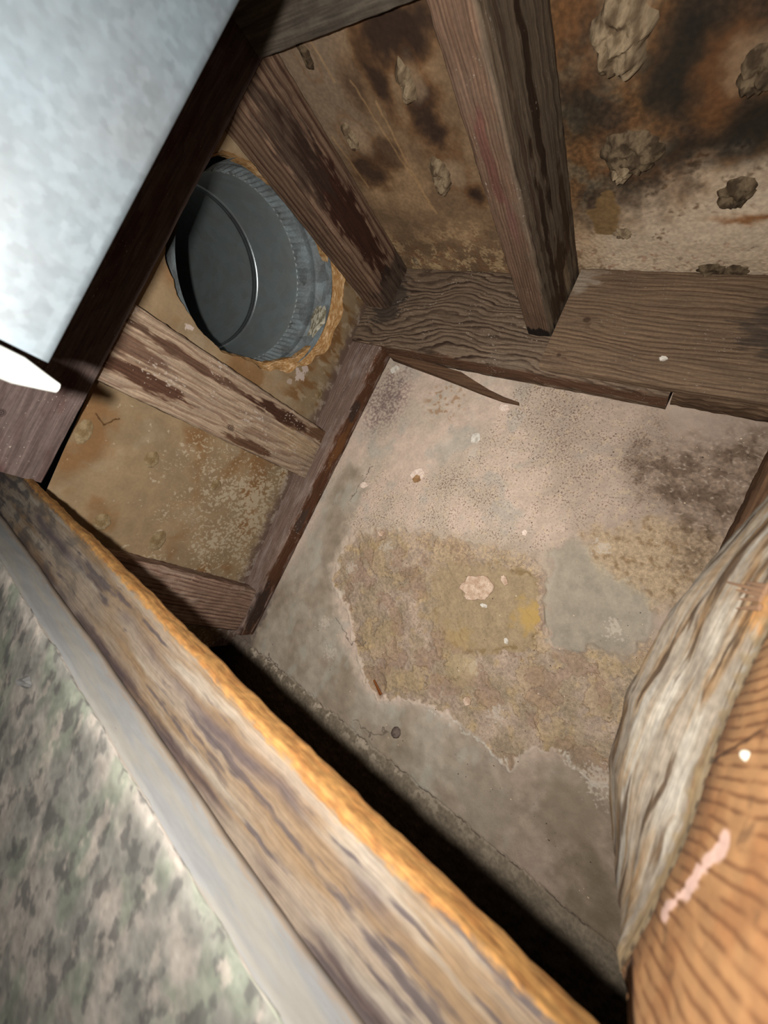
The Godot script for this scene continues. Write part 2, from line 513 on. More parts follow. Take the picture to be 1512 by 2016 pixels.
	if crust > 0.0:
		var cc := rgb(180, 156, 124).lerp(rgb(138, 112, 80), sm(0.1, 0.8, nz(x * 60.0, z * 60.0 + 5.0)))
		cc *= 1.0 + 0.14 * n3 + 0.10 * grain
		c = c.lerp(cc, crust * 0.75)
		rel += crust * (n3 * 0.25 + grain * 0.12)
	# dark damp rubble in the far corner, veined with white salts
	var dark := sm(-0.05, 0.03, inside("dark", wx, wz) + 0.02 * n1 + 0.01 * n2)
	if dark > 0.0:
		var cd := rgb(132, 111, 94).lerp(rgb(86, 68, 54), sm(-0.3, 0.6, n2 + 0.4 * n1)) * (1.0 + 0.2 * n3)
		var vein := ridge.get_noise_2d(x * 30.0, z * 55.0)
		cd = cd.lerp(rgb(192, 176, 160), sm(0.6, 0.9, vein + 0.15 * n3) * 0.7)
		c = c.lerp(cd, dark * 0.72)
		rel += dark * n3 * 0.3
	# speckled mould beside the left corner
	var mo := Vector2((x + 0.445) / 0.05, (z + 0.18) / 0.085).length()
	if mo < 1.25:
		var sp := sm(-0.1, 0.7, 0.6 * nz(x * 150.0 + 2.0, z * 150.0) + 0.5 * grain + 0.5 * (1.0 - mo) + 0.4 * n2)
		c = c.lerp(rgb(112, 92, 90), sp * sm(1.25, 0.4, mo) * 0.75)
	# brown drips below the wedge
	var dr := Vector2((x + 0.335) / 0.045, (z + 0.20) / 0.04).length()
	if dr < 1.1:
		c = c.lerp(rgb(168, 134, 104), sm(0.25, 0.45, nz(x * 70.0 + 40.0, z * 70.0) + 0.2 * n3) * sm(1.1, 0.5, dr) * 0.75)
	var p := Vector2(x, z)
	for q in marks_at("floor", x, z):
		match q[0]:
			0:
				c = c.lerp(rgb(112, 98, 78), sm(1.1, 0.2, p.distance_to(q[1]) / q[4] + 0.35 * n1 + 0.15 * n2) * q[5])
			1:
				c = c.lerp(rgb(206, 198, 184), sm(0.0035, 0.0008, off_line(Vector2(wx + n3 * 0.002, wz + n2 * 0.003), q[1], q[2])) * sm(-0.5, 0.3, n3) * 0.75)
			2:
				c = c.lerp(rgb(212, 198, 182), sm(0.9, 0.35, p.distance_to(q[1]) / q[4] + 0.9 * n3 + 0.4 * n2) * 0.6)
			3:
				c = c.lerp(rgb(104, 92, 82), sm(0.0014, 0.0004, off_line(Vector2(wx, wz), q[1], q[2])) * 0.7)
			4:
				c = c.lerp(rgb(196, 160, 92), pit * sm(1.0, 0.2, p.distance_to(q[1]) / q[4] + 0.5 * n2) * 0.75)
			5:
				c = c.lerp(rgb(186, 156, 104), pit * sm(1.0, 0.3, p.distance_to(q[1]) / q[4] + 0.5 * n2) * 0.5)
			6:
				c = c.lerp(rgb(190, 168, 128), sm(1.0, 0.6, p.distance_to(q[1]) / q[4] + 0.2 * n2) * 0.5)
	# fillet along the front: cracked, with pale crumbs stuck on
	if z > 0.31:
		var d := z - floor_front(x)
		var cf := rgb(128, 116, 100) * (1.0 + 0.1 * n2 + 0.1 * n3)
		cf = cf.lerp(rgb(188, 174, 156), sm(0.1, 0.3, n2 + 0.35 * n3) * sm(0.1, -0.35, x) * sm(0.02, 0.002, d) * 0.8)
		c = c.lerp(cf, sm(-0.001, 0.002, d))
		c = c.lerp(rgb(70, 60, 52), exp(-pow((d + 0.0005) / 0.0009, 2.0)) * sm(-0.3, 0.3, n2) * 0.8)
	# darker where the left plate meets the floor, towards the front
	var pl := x - (-0.492 - 0.056 * z)
	if pl < 0.02:
		c = c.lerp(rgb(112, 98, 90), sm(0.010, 0.0, pl + 0.006 * n2) * sm(0.15, 0.30, z) * 0.8)
	c *= 1.0 + 0.04 * grain
	c.a = clampf(rel, 0.0, 1.0)
	return c


# ------------------------------------------------------------------ the left wall
const LLO := Vector2(-0.43, 0.0)       # z, y
const LHI := Vector2(0.36, 0.378)

func left_marks() -> void:
	var l := []
	for q in [[Vector2(-0.1463, 0.1165), 0.012, 0.95], [Vector2(-0.1607, 0.1124), 0.007, 0.9], [Vector2(-0.1099, 0.3083), 0.006, 0.9], [Vector2(-0.1264, 0.1297), 0.006, 0.6]]:      # torn paper
		l.append([0, q[0], q[0], q[1] * 2.0, q[1], q[2]])
	for q in [[Vector2(0.0361, 0.3629), Vector2(0.0441, 0.3516)], [Vector2(0.0441, 0.3516), Vector2(0.032, 0.3389)]]:      # a crack
		l.append([1, q[0], q[1], 0.006])
	sort_marks("left", l, LLO, LHI)


func left_color(z: float, y: float) -> Color:
	var n1 := nz(z * 8.0 + 60.0, y * 8.0)
	var n2 := nz(z * 38.0 + 20.0, y * 38.0)
	var n3 := nz(z * 170.0, y * 170.0)
	var c := rgb(176, 147, 108).lerp(rgb(164, 138, 102), sm(-0.5, 0.5, n1))
	c = c.lerp(rgb(148, 106, 64), sm(0.05, 0.75, nz(z * 6.5 + 3.0, y * 9.0 + 2.0) + 0.15 * n2) * 0.75)
	c = c.lerp(rgb(186, 166, 134), sm(0.25, 0.8, nz(z * 11.0 + 8.0, y * 11.0 + 40.0)) * 0.4)
	c *= 1.0 + 0.04 * n2 + 0.03 * n3
	var rel := 0.5 + 0.05 * n3
	# streaks under the hole
	var und := sm(0.16, 0.10, y) * sm(-0.05, -0.12, z)
	if und > 0.0:
		c = c.lerp(rgb(140, 100, 58), und * sm(0.0, 0.6, nz(z * 45.0, y * 12.0)) * 0.8)
		c = c.lerp(rgb(206, 186, 152), und * sm(0.35, 0.7, nz(z * 52.0 + 9.0, y * 26.0 + 5.0)) * 0.5)
	# white splashes, thickest low down
	var dens := sm(0.36, 0.14, y + 0.5 * maxf(0.0, -z - 0.02)) * sm(-0.1, -0.03, z)
	dens *= 0.72 + 0.45 * nz(z * 12.0 + 70.0, y * 12.0)
	var d1 := dots.get_noise_2d(z * 78.0 + n2 * 0.35, y * 78.0 + n3 * 0.3) + 1.0
	var d2 := dots.get_noise_2d(z * 150.0 + n2 * 0.4 + 9.0, y * 150.0 + n3 * 0.4) + 1.0
	var w := maxf(sm(0.42, 0.28, d1 + 0.55 * (1.0 - dens)), sm(0.45, 0.3, d2 + 0.5 * (1.0 - dens)))
	var patch := sm(0.5, 0.7, nz(z * 60.0 + 33.0, y * 60.0) + 0.6 * dens - 0.35)
	w = maxf(w, patch * 0.9)
	c = c.lerp(rgb(216, 196, 160), w * 0.8)
	rel += w * 0.3
	for q in marks_at("left", z, y):
		if q[0] == 0:
			var dd: float = Vector2((z - q[1].x) * 1.2, y - q[1].y).length() / q[4] + 0.55 * n2 + 0.3 * n3
			c = c.lerp(rgb(226, 204, 184), sm(0.95, 0.8, dd) * q[5])
		else:
			c = c.lerp(rgb(86, 60, 34), sm(0.0012, 0.0004, off_line(Vector2(z + n2 * 0.002, y + n3 * 0.001), q[1], q[2])) * 0.8)
	# the skirt of mould along the plate
	c = c.lerp(rgb(122, 98, 82), sm(0.062, 0.036, y + 0.012 * n2) * 0.85)
	c = c.lerp(rgb(200, 182, 164), sm(0.06, 0.042, y) * sm(0.1, 0.4, n2 + 0.4 * n3) * 0.6)
	c *= 1.0 + 0.03 * fine.get_noise_2d(z * 800.0, y * 800.0)
	c.a = clampf(rel, 0.0, 1.0)
	return c


# ------------------------------------------------------------------ the back wall
const BLO := Vector2(-0.60, 0.0)       # x, y
const BHI := Vector2(0.40, 0.56)

func back_marks() -> void:
	var l := []
	# 0 brown water stains, 1 mould, 2 rust, 3 pale rings round nubs: [kind, at, at, reach, rx, ry, amount]
	for q in [[Vector2(-0.4626, 0.2255), 0.036, 0.03, 0.75], [Vector2(-0.342, 0.267), 0.030, 0.055, 1.0], [Vector2(-0.384, 0.3193), 0.014, 0.045, 0.9], [Vector2(-0.3355, 0.3474), 0.045, 0.03, 0.95], [Vector2(-0.4181, 0.2414), 0.03, 0.02, 0.5], [Vector2(-0.3165, 0.1731), 0.018, 0.018, 1.0], [Vector2(-0.4185, 0.3109), 0.02, 0.03, 0.4]]:
		l.append([0, q[0], q[0], 2.0 * maxf(q[1], q[2]), q[1], q[2], q[3]])
	for q in [[Vector2(-0.1063, 0.2741), 0.04, 0.05, 0.85], [Vector2(-0.0486, 0.2154), 0.03, 0.045, 0.9], [Vector2(-0.0856, 0.2024), 0.045, 0.018, 0.8], [Vector2(-0.1795, 0.252), 0.03, 0.03, 0.5]]:
		l.append([1, q[0], q[0], 2.0 * maxf(q[1], q[2]), q[1], q[2], q[3]])
	for q in [[Vector2(-0.0767, 0.2545), 0.025, 0.05, 0.7], [Vector2(-0.1837, 0.3138), 0.025, 0.05, 0.5]]:
		l.append([2, q[0], q[0], 2.0 * maxf(q[1], q[2]), q[1], q[2], q[3]])
	for q in [[Vector2(-0.1377, 0.2085), 0.036, 0.03, 0.6], [Vector2(-0.0516, 0.1639), 0.042, 0.03, 0.75], [Vector2(-0.1486, 0.3091), 0.03, 0.045, 0.65], [Vector2(-0.0572, 0.2645), 0.024, 0.024, 0.7], [Vector2(-0.3431, 0.3047), 0.016, 0.024, 0.75], [Vector2(-0.3381, 0.203), 0.026, 0.03, 0.8], [Vector2(-0.4503, 0.2615), 0.02, 0.028, 0.8], [Vector2(-0.4608, 0.353), 0.012, 0.02, 0.4]]:
		l.append([3, q[0], q[0], 2.0 * maxf(q[1], q[2]), q[1], q[2], q[3]])
	for q in [[Vector2(-0.4186, 0.3209), Vector2(-0.3836, 0.1491)], [Vector2(-0.3984, 0.2971), Vector2(-0.3882, 0.1577)], [Vector2(-0.4433, 0.3713), Vector2(-0.4386, 0.3246)], [Vector2(-0.4879, 0.2697), Vector2(-0.478, 0.1961)]]:
		l.append([4, q[0], q[1], 0.004])
	sort_marks("back", l, BLO, BHI)


func back_color(x: float, y: float) -> Color:
	var n1 := nz(x * 8.0 + 160.0, y * 8.0)
	var n2 := nz(x * 34.0 + 120.0, y * 34.0)
	var n3 := nz(x * 150.0, y * 150.0 + 3.0)
	var rightish := sm(-0.23, -0.19, x)
	var c := rgb(150, 122, 92).lerp(rgb(122, 98, 74), sm(-0.4, 0.5, n1))
	c *= 1.0 + 0.07 * n2
	var rel := 0.5 + 0.08 * n3
	# greyer, drier plaster in the upper left corner
	c = c.lerp(rgb(128, 110, 92), sm(-0.38, -0.44, x + 0.02 * n1) * sm(0.2, 0.3, y) * 0.8)
	# right of the stud: soaked, from rust brown to nearly black, with mould
	if rightish > 0.0:
		var wet := rightish * sm(0.10, 0.19, y + 0.03 * n1 + 0.015 * n2)
		var cb := rgb(96, 68, 42).lerp(rgb(60, 46, 34), sm(-0.5, 0.5, nz(x * 10.0 + 4.0, y * 7.0 + 1.0) + 0.2 * n2))
		cb = cb.lerp(rgb(92, 82, 66), sm(0.0, 0.6, nz(x * 24.0 + 44.0, y * 24.0)) * sm(-0.10, -0.18, x) * 0.7)
		c = c.lerp(cb * (1.0 + 0.18 * n3), wet)
	var p := Vector2(x, y)
	for q in marks_at("back", x, y):
		if q[0] == 4:
			c = c.lerp(rgb(176, 142, 100), sm(0.0022, 0.0006, off_line(Vector2(x + 0.001 * n2, y), q[1], q[2])) * 0.5)
			continue
		var dd: float = ((p - q[1]) / Vector2(q[4], q[5])).length() + 0.35 * n1 + 0.25 * n2
		match q[0]:
			0:
				c = c.lerp(rgb(106, 76, 50), sm(1.35, 0.7, dd) * q[6] * 0.85)
				c = c.lerp(rgb(48, 35, 28), sm(1.0, 0.35, dd) * q[6] * 0.9)
			1:
				c = c.lerp(rgb(32, 28, 22), sm(1.1, 0.4, dd) * q[6])
			2:
				c = c.lerp(rgb(108, 70, 40), sm(1.2, 0.2, dd) * q[6])
			3:
				c = c.lerp(rgb(158, 134, 108), sm(1.1, 0.35, dd) * q[6] * 0.9)
				c = c.lerp(rgb(116, 76, 46), exp(-pow((dd - 1.05) / 0.14, 2.0)) * 0.25)
	# pale salts above the plate
	var low := sm(0.155, 0.06, y + 0.03 * n1 + 0.02 * n2)
	var pale := sm(0.20, 0.11, y + 0.025 * n1 + 0.015 * n2 - 0.03 * sm(-0.12, -0.03, x)) * sm(-0.195, -0.15, x)
	c = c.lerp(rgb(206, 186, 162), pale * sm(-0.9, 0.0, n2 + 0.4 * n3 + 0.5 * pale) * 0.9)
	c = c.lerp(rgb(200, 176, 148), rightish * low * sm(-0.5, 0.15, n2 + 0.4 * n3 + 0.35 * low - 0.1) * 0.6)
	c = c.lerp(rgb(150, 114, 92), rightish * low * sm(0.45, 0.7, nz(x * 55.0 + 9.0, y * 55.0)) * 0.6)
	c = c.lerp(rgb(190, 162, 122), (1.0 - rightish) * low * sm(0.05, 0.35, n2 + 0.4 * n3) * 0.8)
	c = c.lerp(rgb(128, 92, 66), (1.0 - rightish) * low * sm(0.1, 0.45, nz(x * 40.0 + 29.0, y * 40.0)) * 0.55)
	rel += low * sm(0.0, 0.5, n3 + n2) * 0.3
	c = c.lerp(rgb(118, 92, 58), rightish * sm(1.1, 0.9, Vector2((x - Vector2(-0.1638, 0.1367).x) / 0.016, (y - Vector2(-0.1638, 0.1367).y) / 0.026).length() + 0.4 * n2) * 0.85)
	c = c.lerp(rgb(112, 62, 26), rightish * exp(-pow((y - 0.128 - 0.012 * n1 - 0.006 * n2) / 0.006, 2.0)) * sm(-0.08, -0.03, x) * 0.7)
	c *= 1.0 + 0.08 * n3 + 0.03 * fine.get_noise_2d(x * 800.0, y * 800.0)
	c.a = clampf(rel, 0.0, 1.0)
	return c


func flat_grid(nu: int, nv: int, at: Callable, uv: Callable) -> ArrayMesh:
	var st := begin()
	var pts := []
	var uvs := []
	for i in nu + 1:
		var row := PackedVector3Array()
		var ur := PackedVector2Array()
		for j in nv + 1:
			row.append(at.call(float(i) / nu, float(j) / nv))
			ur.append(uv.call(float(i) / nu, float(j) / nv))
		pts.append(row)
		uvs.append(ur)
	add_grid(st, pts, uvs)
	return shot(st)


func slab(lo: Vector3, hi: Vector3) -> ArrayMesh:
	var b := BoxMesh.new()
	b.size = hi - lo
	var st := SurfaceTool.new()
	st.append_from(b, 0, Transform3D(Basis(), (lo + hi) / 2.0))
	return st.commit()


var hole_rim := PackedVector2Array()      # z, y of the edge of the duct hole in the left wall

func build_setting() -> void:
	floor_fields()
	floor_marks()
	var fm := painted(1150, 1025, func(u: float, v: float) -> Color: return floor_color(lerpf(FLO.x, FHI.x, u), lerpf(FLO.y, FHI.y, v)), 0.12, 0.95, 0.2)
	# u runs along z and v along x in the grid, so that the top faces up
	var fl := flat_grid(400, 450, func(a: float, b: float) -> Vector3:
		var x := lerpf(FLO.x, FHI.x, b)
		var z := lerpf(FLO.y, FHI.y, a)
		return Vector3(x, floor_height(x, z), z), func(a: float, b: float) -> Vector2: return Vector2(b, a))
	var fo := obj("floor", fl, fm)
	structure(fo, "dusty floor of the pit, pinkish plaster worn through to sandy brown patches", "floor")
	var under := StandardMaterial3D.new()
	under.albedo_color = rgb(100, 92, 80)
	obj("bed", slab(Vector3(FLO.x, -0.06, FLO.y), Vector3(FHI.x, -0.012, FHI.y)), under, fo)

	# left wall: a plaster board with a ragged round hole
	for q in [Vector2(-0.3059, 0.3511), Vector2(-0.3267, 0.3147), Vector2(-0.34, 0.267), Vector2(-0.3417, 0.2256), Vector2(-0.3371, 0.174), Vector2(-0.3171, 0.1331), Vector2(-0.2951, 0.1134), Vector2(-0.2481, 0.1), Vector2(-0.2058, 0.1073), Vector2(-0.169, 0.1304), Vector2(-0.1315, 0.179), Vector2(-0.1152, 0.2305), Vector2(-0.109, 0.2542), Vector2(-0.1174, 0.2946), Vector2(-0.1351, 0.3349), Vector2(-0.1622, 0.3598), Vector2(-0.1993, 0.3757), Vector2(-0.2578, 0.3732)]:
		hole_rim.append(q)
	left_marks()
	var mid := Vector2(-0.231, 0.237)
	var lm := painted(1050, 502, func(u: float, v: float) -> Color: return left_color(lerpf(LLO.x, LHI.x, u), lerpf(LHI.y, LLO.y, v)), 0.06, 0.92, 0.2, Color(0.64, 0.66, 0.74))
	var st := begin()
	var pts := []
	var uvs := []
	var count := 220
	var rim_out := PackedVector3Array()
	var rim_in := PackedVector3Array()
	for i in count + 1:
		var th := TAU * (i % count) / count
		var dir := Vector2(cos(th), sin(th))
		var r := rim_radius(mid, dir)
		var torn := 0.0025 + 0.014 * sm(0.25, 0.9, dir.dot(Vector2(0.25, -0.97))) + 0.006 * sm(0.3, 1.0, dir.dot(Vector2(-0.8, -0.5)))
		torn *= 1.0 + 0.45 * fine.get_noise_2d(dir.x * 3.0, dir.y * 3.0) + 0.15 * fine.get_noise_2d(dir.x * 4.5, dir.y * 4.5)
		var ro := r + torn
		var far := 9.0
		for e in [[LLO.x, 0], [LHI.x, 0], [LLO.y, 1], [LHI.y, 1]]:
			var c: float = dir[e[1]]
			if absf(c) > 0.0001:
				var t: float = (e[0] - mid[e[1]]) / c
				if t > 0.0:
					far = minf(far, t)
		if i == 0 or i == count:
			far = LHI.x - mid.x
		var row := PackedVector3Array()
		var ur := PackedVector2Array()
		for j in 25:
			var p := mid + dir * lerpf(minf(ro, far - 0.001), far, pow(j / 24.0, 1.4))
			var bump := 0.0004 * nz(p.x * 25.0, p.y * 25.0)
			row.append(Vector3(-0.545 + bump, p.y, p.x))
			ur.append(Vector2((p.x - LLO.x) / (LHI.x - LLO.x), (LHI.y - p.y) / (LHI.y - LLO.y)))
		pts.append(row)
		uvs.append(ur)
		rim_out.append(row[0])
		rim_in.append(Vector3(-0.5545, mid.y + dir.y * r, mid.x + dir.x * r))
	add_grid(st, pts, uvs)
	# corners that the fan of rows cuts off, then the back of the board
	var wl := obj("wall_left", shot(st), lm)
	structure(wl, "tan plaster wall on the left, splashed white, cut by a round duct hole", "wall")
	st = begin()
	var torn_m := painted(400, 60, func(u: float, v: float) -> Color:
		var n := nz(u * 60.0, v * 5.0)
		var m := nz(u * 170.0 + 4.0, v * 20.0)
		var c := rgb(166, 124, 78).lerp(rgb(190, 156, 112), sm(-0.4, 0.5, n)).lerp(rgb(118, 78, 44), sm(0.2, 0.7, m) * 0.7)
		c = c.lerp(rgb(228, 196, 160), sm(0.35, 0.7, nz(u * 40.0 + 8.0, v * 3.0)) * 0.7)
		c.a = 0.5 + 0.3 * m
		return c, 0.12, 0.95, 0.15)
	pts = []
	uvs = []
	for i in count + 1:
		var row := PackedVector3Array()
		var ur := PackedVector2Array()
		for j in 6:
			var f := j / 5.0
			var p := rim_in[i].lerp(rim_out[i], f)
			var k := sin(f * PI)
			p.x += k * 0.0012 * nz(p.y * 160.0, p.z * 160.0) + 0.0014 * sm(0.6, 1.0, f) * (0.6 + nz(p.y * 70.0, p.z * 70.0))
			row.append(p)
			ur.append(Vector2(float(i) / count, f))
		pts.append(row)
		uvs.append(ur)
	obj("torn_edge", shot(st_with(st, pts, uvs)), torn_m, wl).set_meta("label", "torn orange-brown edge of the duct hole")
	# board behind the face, open round the hole
	st = begin()
	pts = []
	uvs = []
	for i in count + 1:
		var row := PackedVector3Array()
		row.append(Vector3(-0.5655, rim_in[i].y, rim_in[i].z))
		row.append(rim_in[i])
		pts.append(row)
		uvs.append(PackedVector2Array([Vector2(float(i) / count, 0), Vector2(float(i) / count, 0.1)]))
	add_grid(st, pts, uvs)
	obj("hole_reveal", shot(st), torn_m, wl)

	# nubs of plaster pressed through the lath, almost flush on the left wall
	var nub := plaster_mat(rgb(140, 122, 94), rgb(118, 98, 70), 91.0)
	for q in [[Vector2(0.0605, 0.3674), 0.016, 0.009], [Vector2(0.1766, 0.23), 0.017, 0.012], [Vector2(0.067, 0.2844), 0.012, 0.010], [Vector2(0.0736, 0.1787), 0.009, 0.009], [Vector2(0.163, 0.3101), 0.012, 0.011], [Vector2(-0.14, 0.06), 0.009, 0.010]]:
		var m := lump(q[1], q[2], 0.0022, q[1] * 900.0, 0.5)
		var o := obj("plaster_nub", m, nub, wl, Vector3(-0.5455, q[0].y, q[0].x))
		o.rotation.y = PI / 2

	# back wall
	back_marks()
	var bm := painted(1050, 588, func(u: float, v: float) -> Color: return back_color(lerpf(BLO.x, BHI.x, u), lerpf(BHI.y, BLO.y, v)), 0.1, 0.8, 0.3)
	var bk := flat_grid(200, 112, func(a: float, b: float) -> Vector3:
		var x := lerpf(BLO.x, BHI.x, a)
		var y := lerpf(BLO.y, BHI.y, b)
		return Vector3(x, y, -0.405 + 0.0016 * nz(x * 12.0, y * 12.0) + 0.0006 * nz(x * 60.0, y * 60.0)), func(a: float, b: float) -> Vector2: return Vector2(a, 1.0 - b))
	var wb := obj("wall_back", bk, bm)
	structure(wb, "water-stained brown plaster wall at the back with lumps of plaster showing through", "wall")
	obj("backing", slab(Vector3(BLO.x, 0.0, -0.44), Vector3(BHI.x, BHI.y, -0.412)), under, wb)
	var keym := plaster_mat(rgb(140, 122, 98), rgb(96, 80, 62), 12.0)
	var keyd := plaster_mat(rgb(108, 92, 72), rgb(66, 54, 42), 23.0)
	for q in [[Vector2(-0.1485, 0.306), 0.021, 0.029, 0.016, 0], [Vector2(-0.3507, 0.3085), 0.0085, 0.022, 0.011, 0], [Vector2(-0.3535, 0.2044), 0.012, 0.024, 0.012, 0], [Vector2(-0.1377, 0.2085), 0.026, 0.023, 0.010, 1], [Vector2(-0.1449, 0.1964), 0.011, 0.012, 0.014, 0], [Vector2(-0.0468, 0.1593), 0.015, 0.016, 0.010, 1], [Vector2(-0.0549, 0.2624), 0.013, 0.016, 0.011, 1], [Vector2(-0.4589, 0.3549), 0.006, 0.018, 0.006, 1], [Vector2(-0.4599, 0.266), 0.009, 0.020, 0.006, 0], [Vector2(-0.0491, 0.0582), 0.014, 0.010, 0.007, 1], [Vector2(-0.0256, 0.0554), 0.012, 0.010, 0.005, 1], [Vector2(-0.1431, 0.1132), 0.011, 0.009, 0.006, 0], [Vector2(-0.4669, 0.0565), 0.006, 0.009, 0.004, 0]]:
		obj("plaster_key", lump(q[1], q[2], q[3], q[0].x * 300.0, 1.0), keyd if q[4] else keym, wb, Vector3(q[0].x, q[0].y, -0.4065))

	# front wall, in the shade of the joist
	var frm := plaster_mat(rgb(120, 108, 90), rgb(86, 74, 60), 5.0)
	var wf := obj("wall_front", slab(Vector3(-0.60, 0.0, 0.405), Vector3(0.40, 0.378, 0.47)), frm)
	structure(wf, "shaded plaster wall below the pale joist in front", "wall")


func st_with(st: SurfaceTool, pts: Array, uvs: Array) -> SurfaceTool:
	add_grid(st, pts, uvs)
	return st


func rim_radius(mid: Vector2, dir: Vector2) -> float:
	var far := mid + dir
	for k in hole_rim.size():
		var hit = Geometry2D.segment_intersects_segment(mid, far, hole_rim[k], hole_rim[(k + 1) % hole_rim.size()])
		if hit != null:
			return mid.distance_to(hit) + 0.0012 * fine.get_noise_2d(dir.x * 6.0, dir.y * 6.0) + 0.0005 * fine.get_noise_2d(dir.x * 20.0, dir.y * 20.0)
	return 0.1275


func plaster_mat(a: Color, b: Color, sd: float) -> StandardMaterial3D:
	return painted(220, 220, func(u: float, v: float) -> Color:
		var n := nz(u * 7.0 + sd, v * 7.0)
		var m := nz(u * 30.0, v * 30.0 + sd)
		var c := a.lerp(b, sm(-0.4, 0.6, n + 0.4 * m)) * (1.0 + 0.12 * m + 0.06 * fine.get_noise_2d(u * 120.0, v * 120.0))
		c.a = 0.5 + 0.35 * m
		return c, 0.04, 0.95, 0.15)


# A lump that bulges along +z from a wall, rx by ry by rz, ragged by amount
func lump(rx: float, ry: float, rz: float, sd: float, ragged: float) -> ArrayMesh:
	var st := begin()
	var pts := []
	var uvs := []
	for i in 15:
		var f := i / 14.0
		var row := PackedVector3Array()
		var ur := PackedVector2Array()
		for j in 37:
			var th := TAU * (j % 36) / 36.0
			var edge := 1.0 + ragged * (0.22 * fine.get_noise_2d(cos(th) * 1.6 + sd, sin(th) * 1.6) + 0.05 * fine.get_noise_2d(cos(th) * 5.0 + sd, sin(th) * 5.0))
			var p := Vector3(cos(th) * rx * edge * f, sin(th) * ry * edge * f, 0)
			var top := pow(maxf(0.0, 1.0 - pow(f, 2.6)), 0.6)
			p.z = rz * top * (1.0 + ragged * (0.35 * fine.get_noise_2d(p.x * 90.0 + sd, p.y * 90.0) + 0.10 * fine.get_noise_2d(p.x * 260.0 + sd, p.y * 260.0)))
			p.z *= 1.0 - 0.35 * p.y / ry
			row.append(p)
			ur.append(Vector2(0.5 + p.x * 9.0, 0.5 + p.y * 9.0))
		pts.append(row)
		uvs.append(ur)
	add_grid(st, pts, uvs)
	return shot(st)


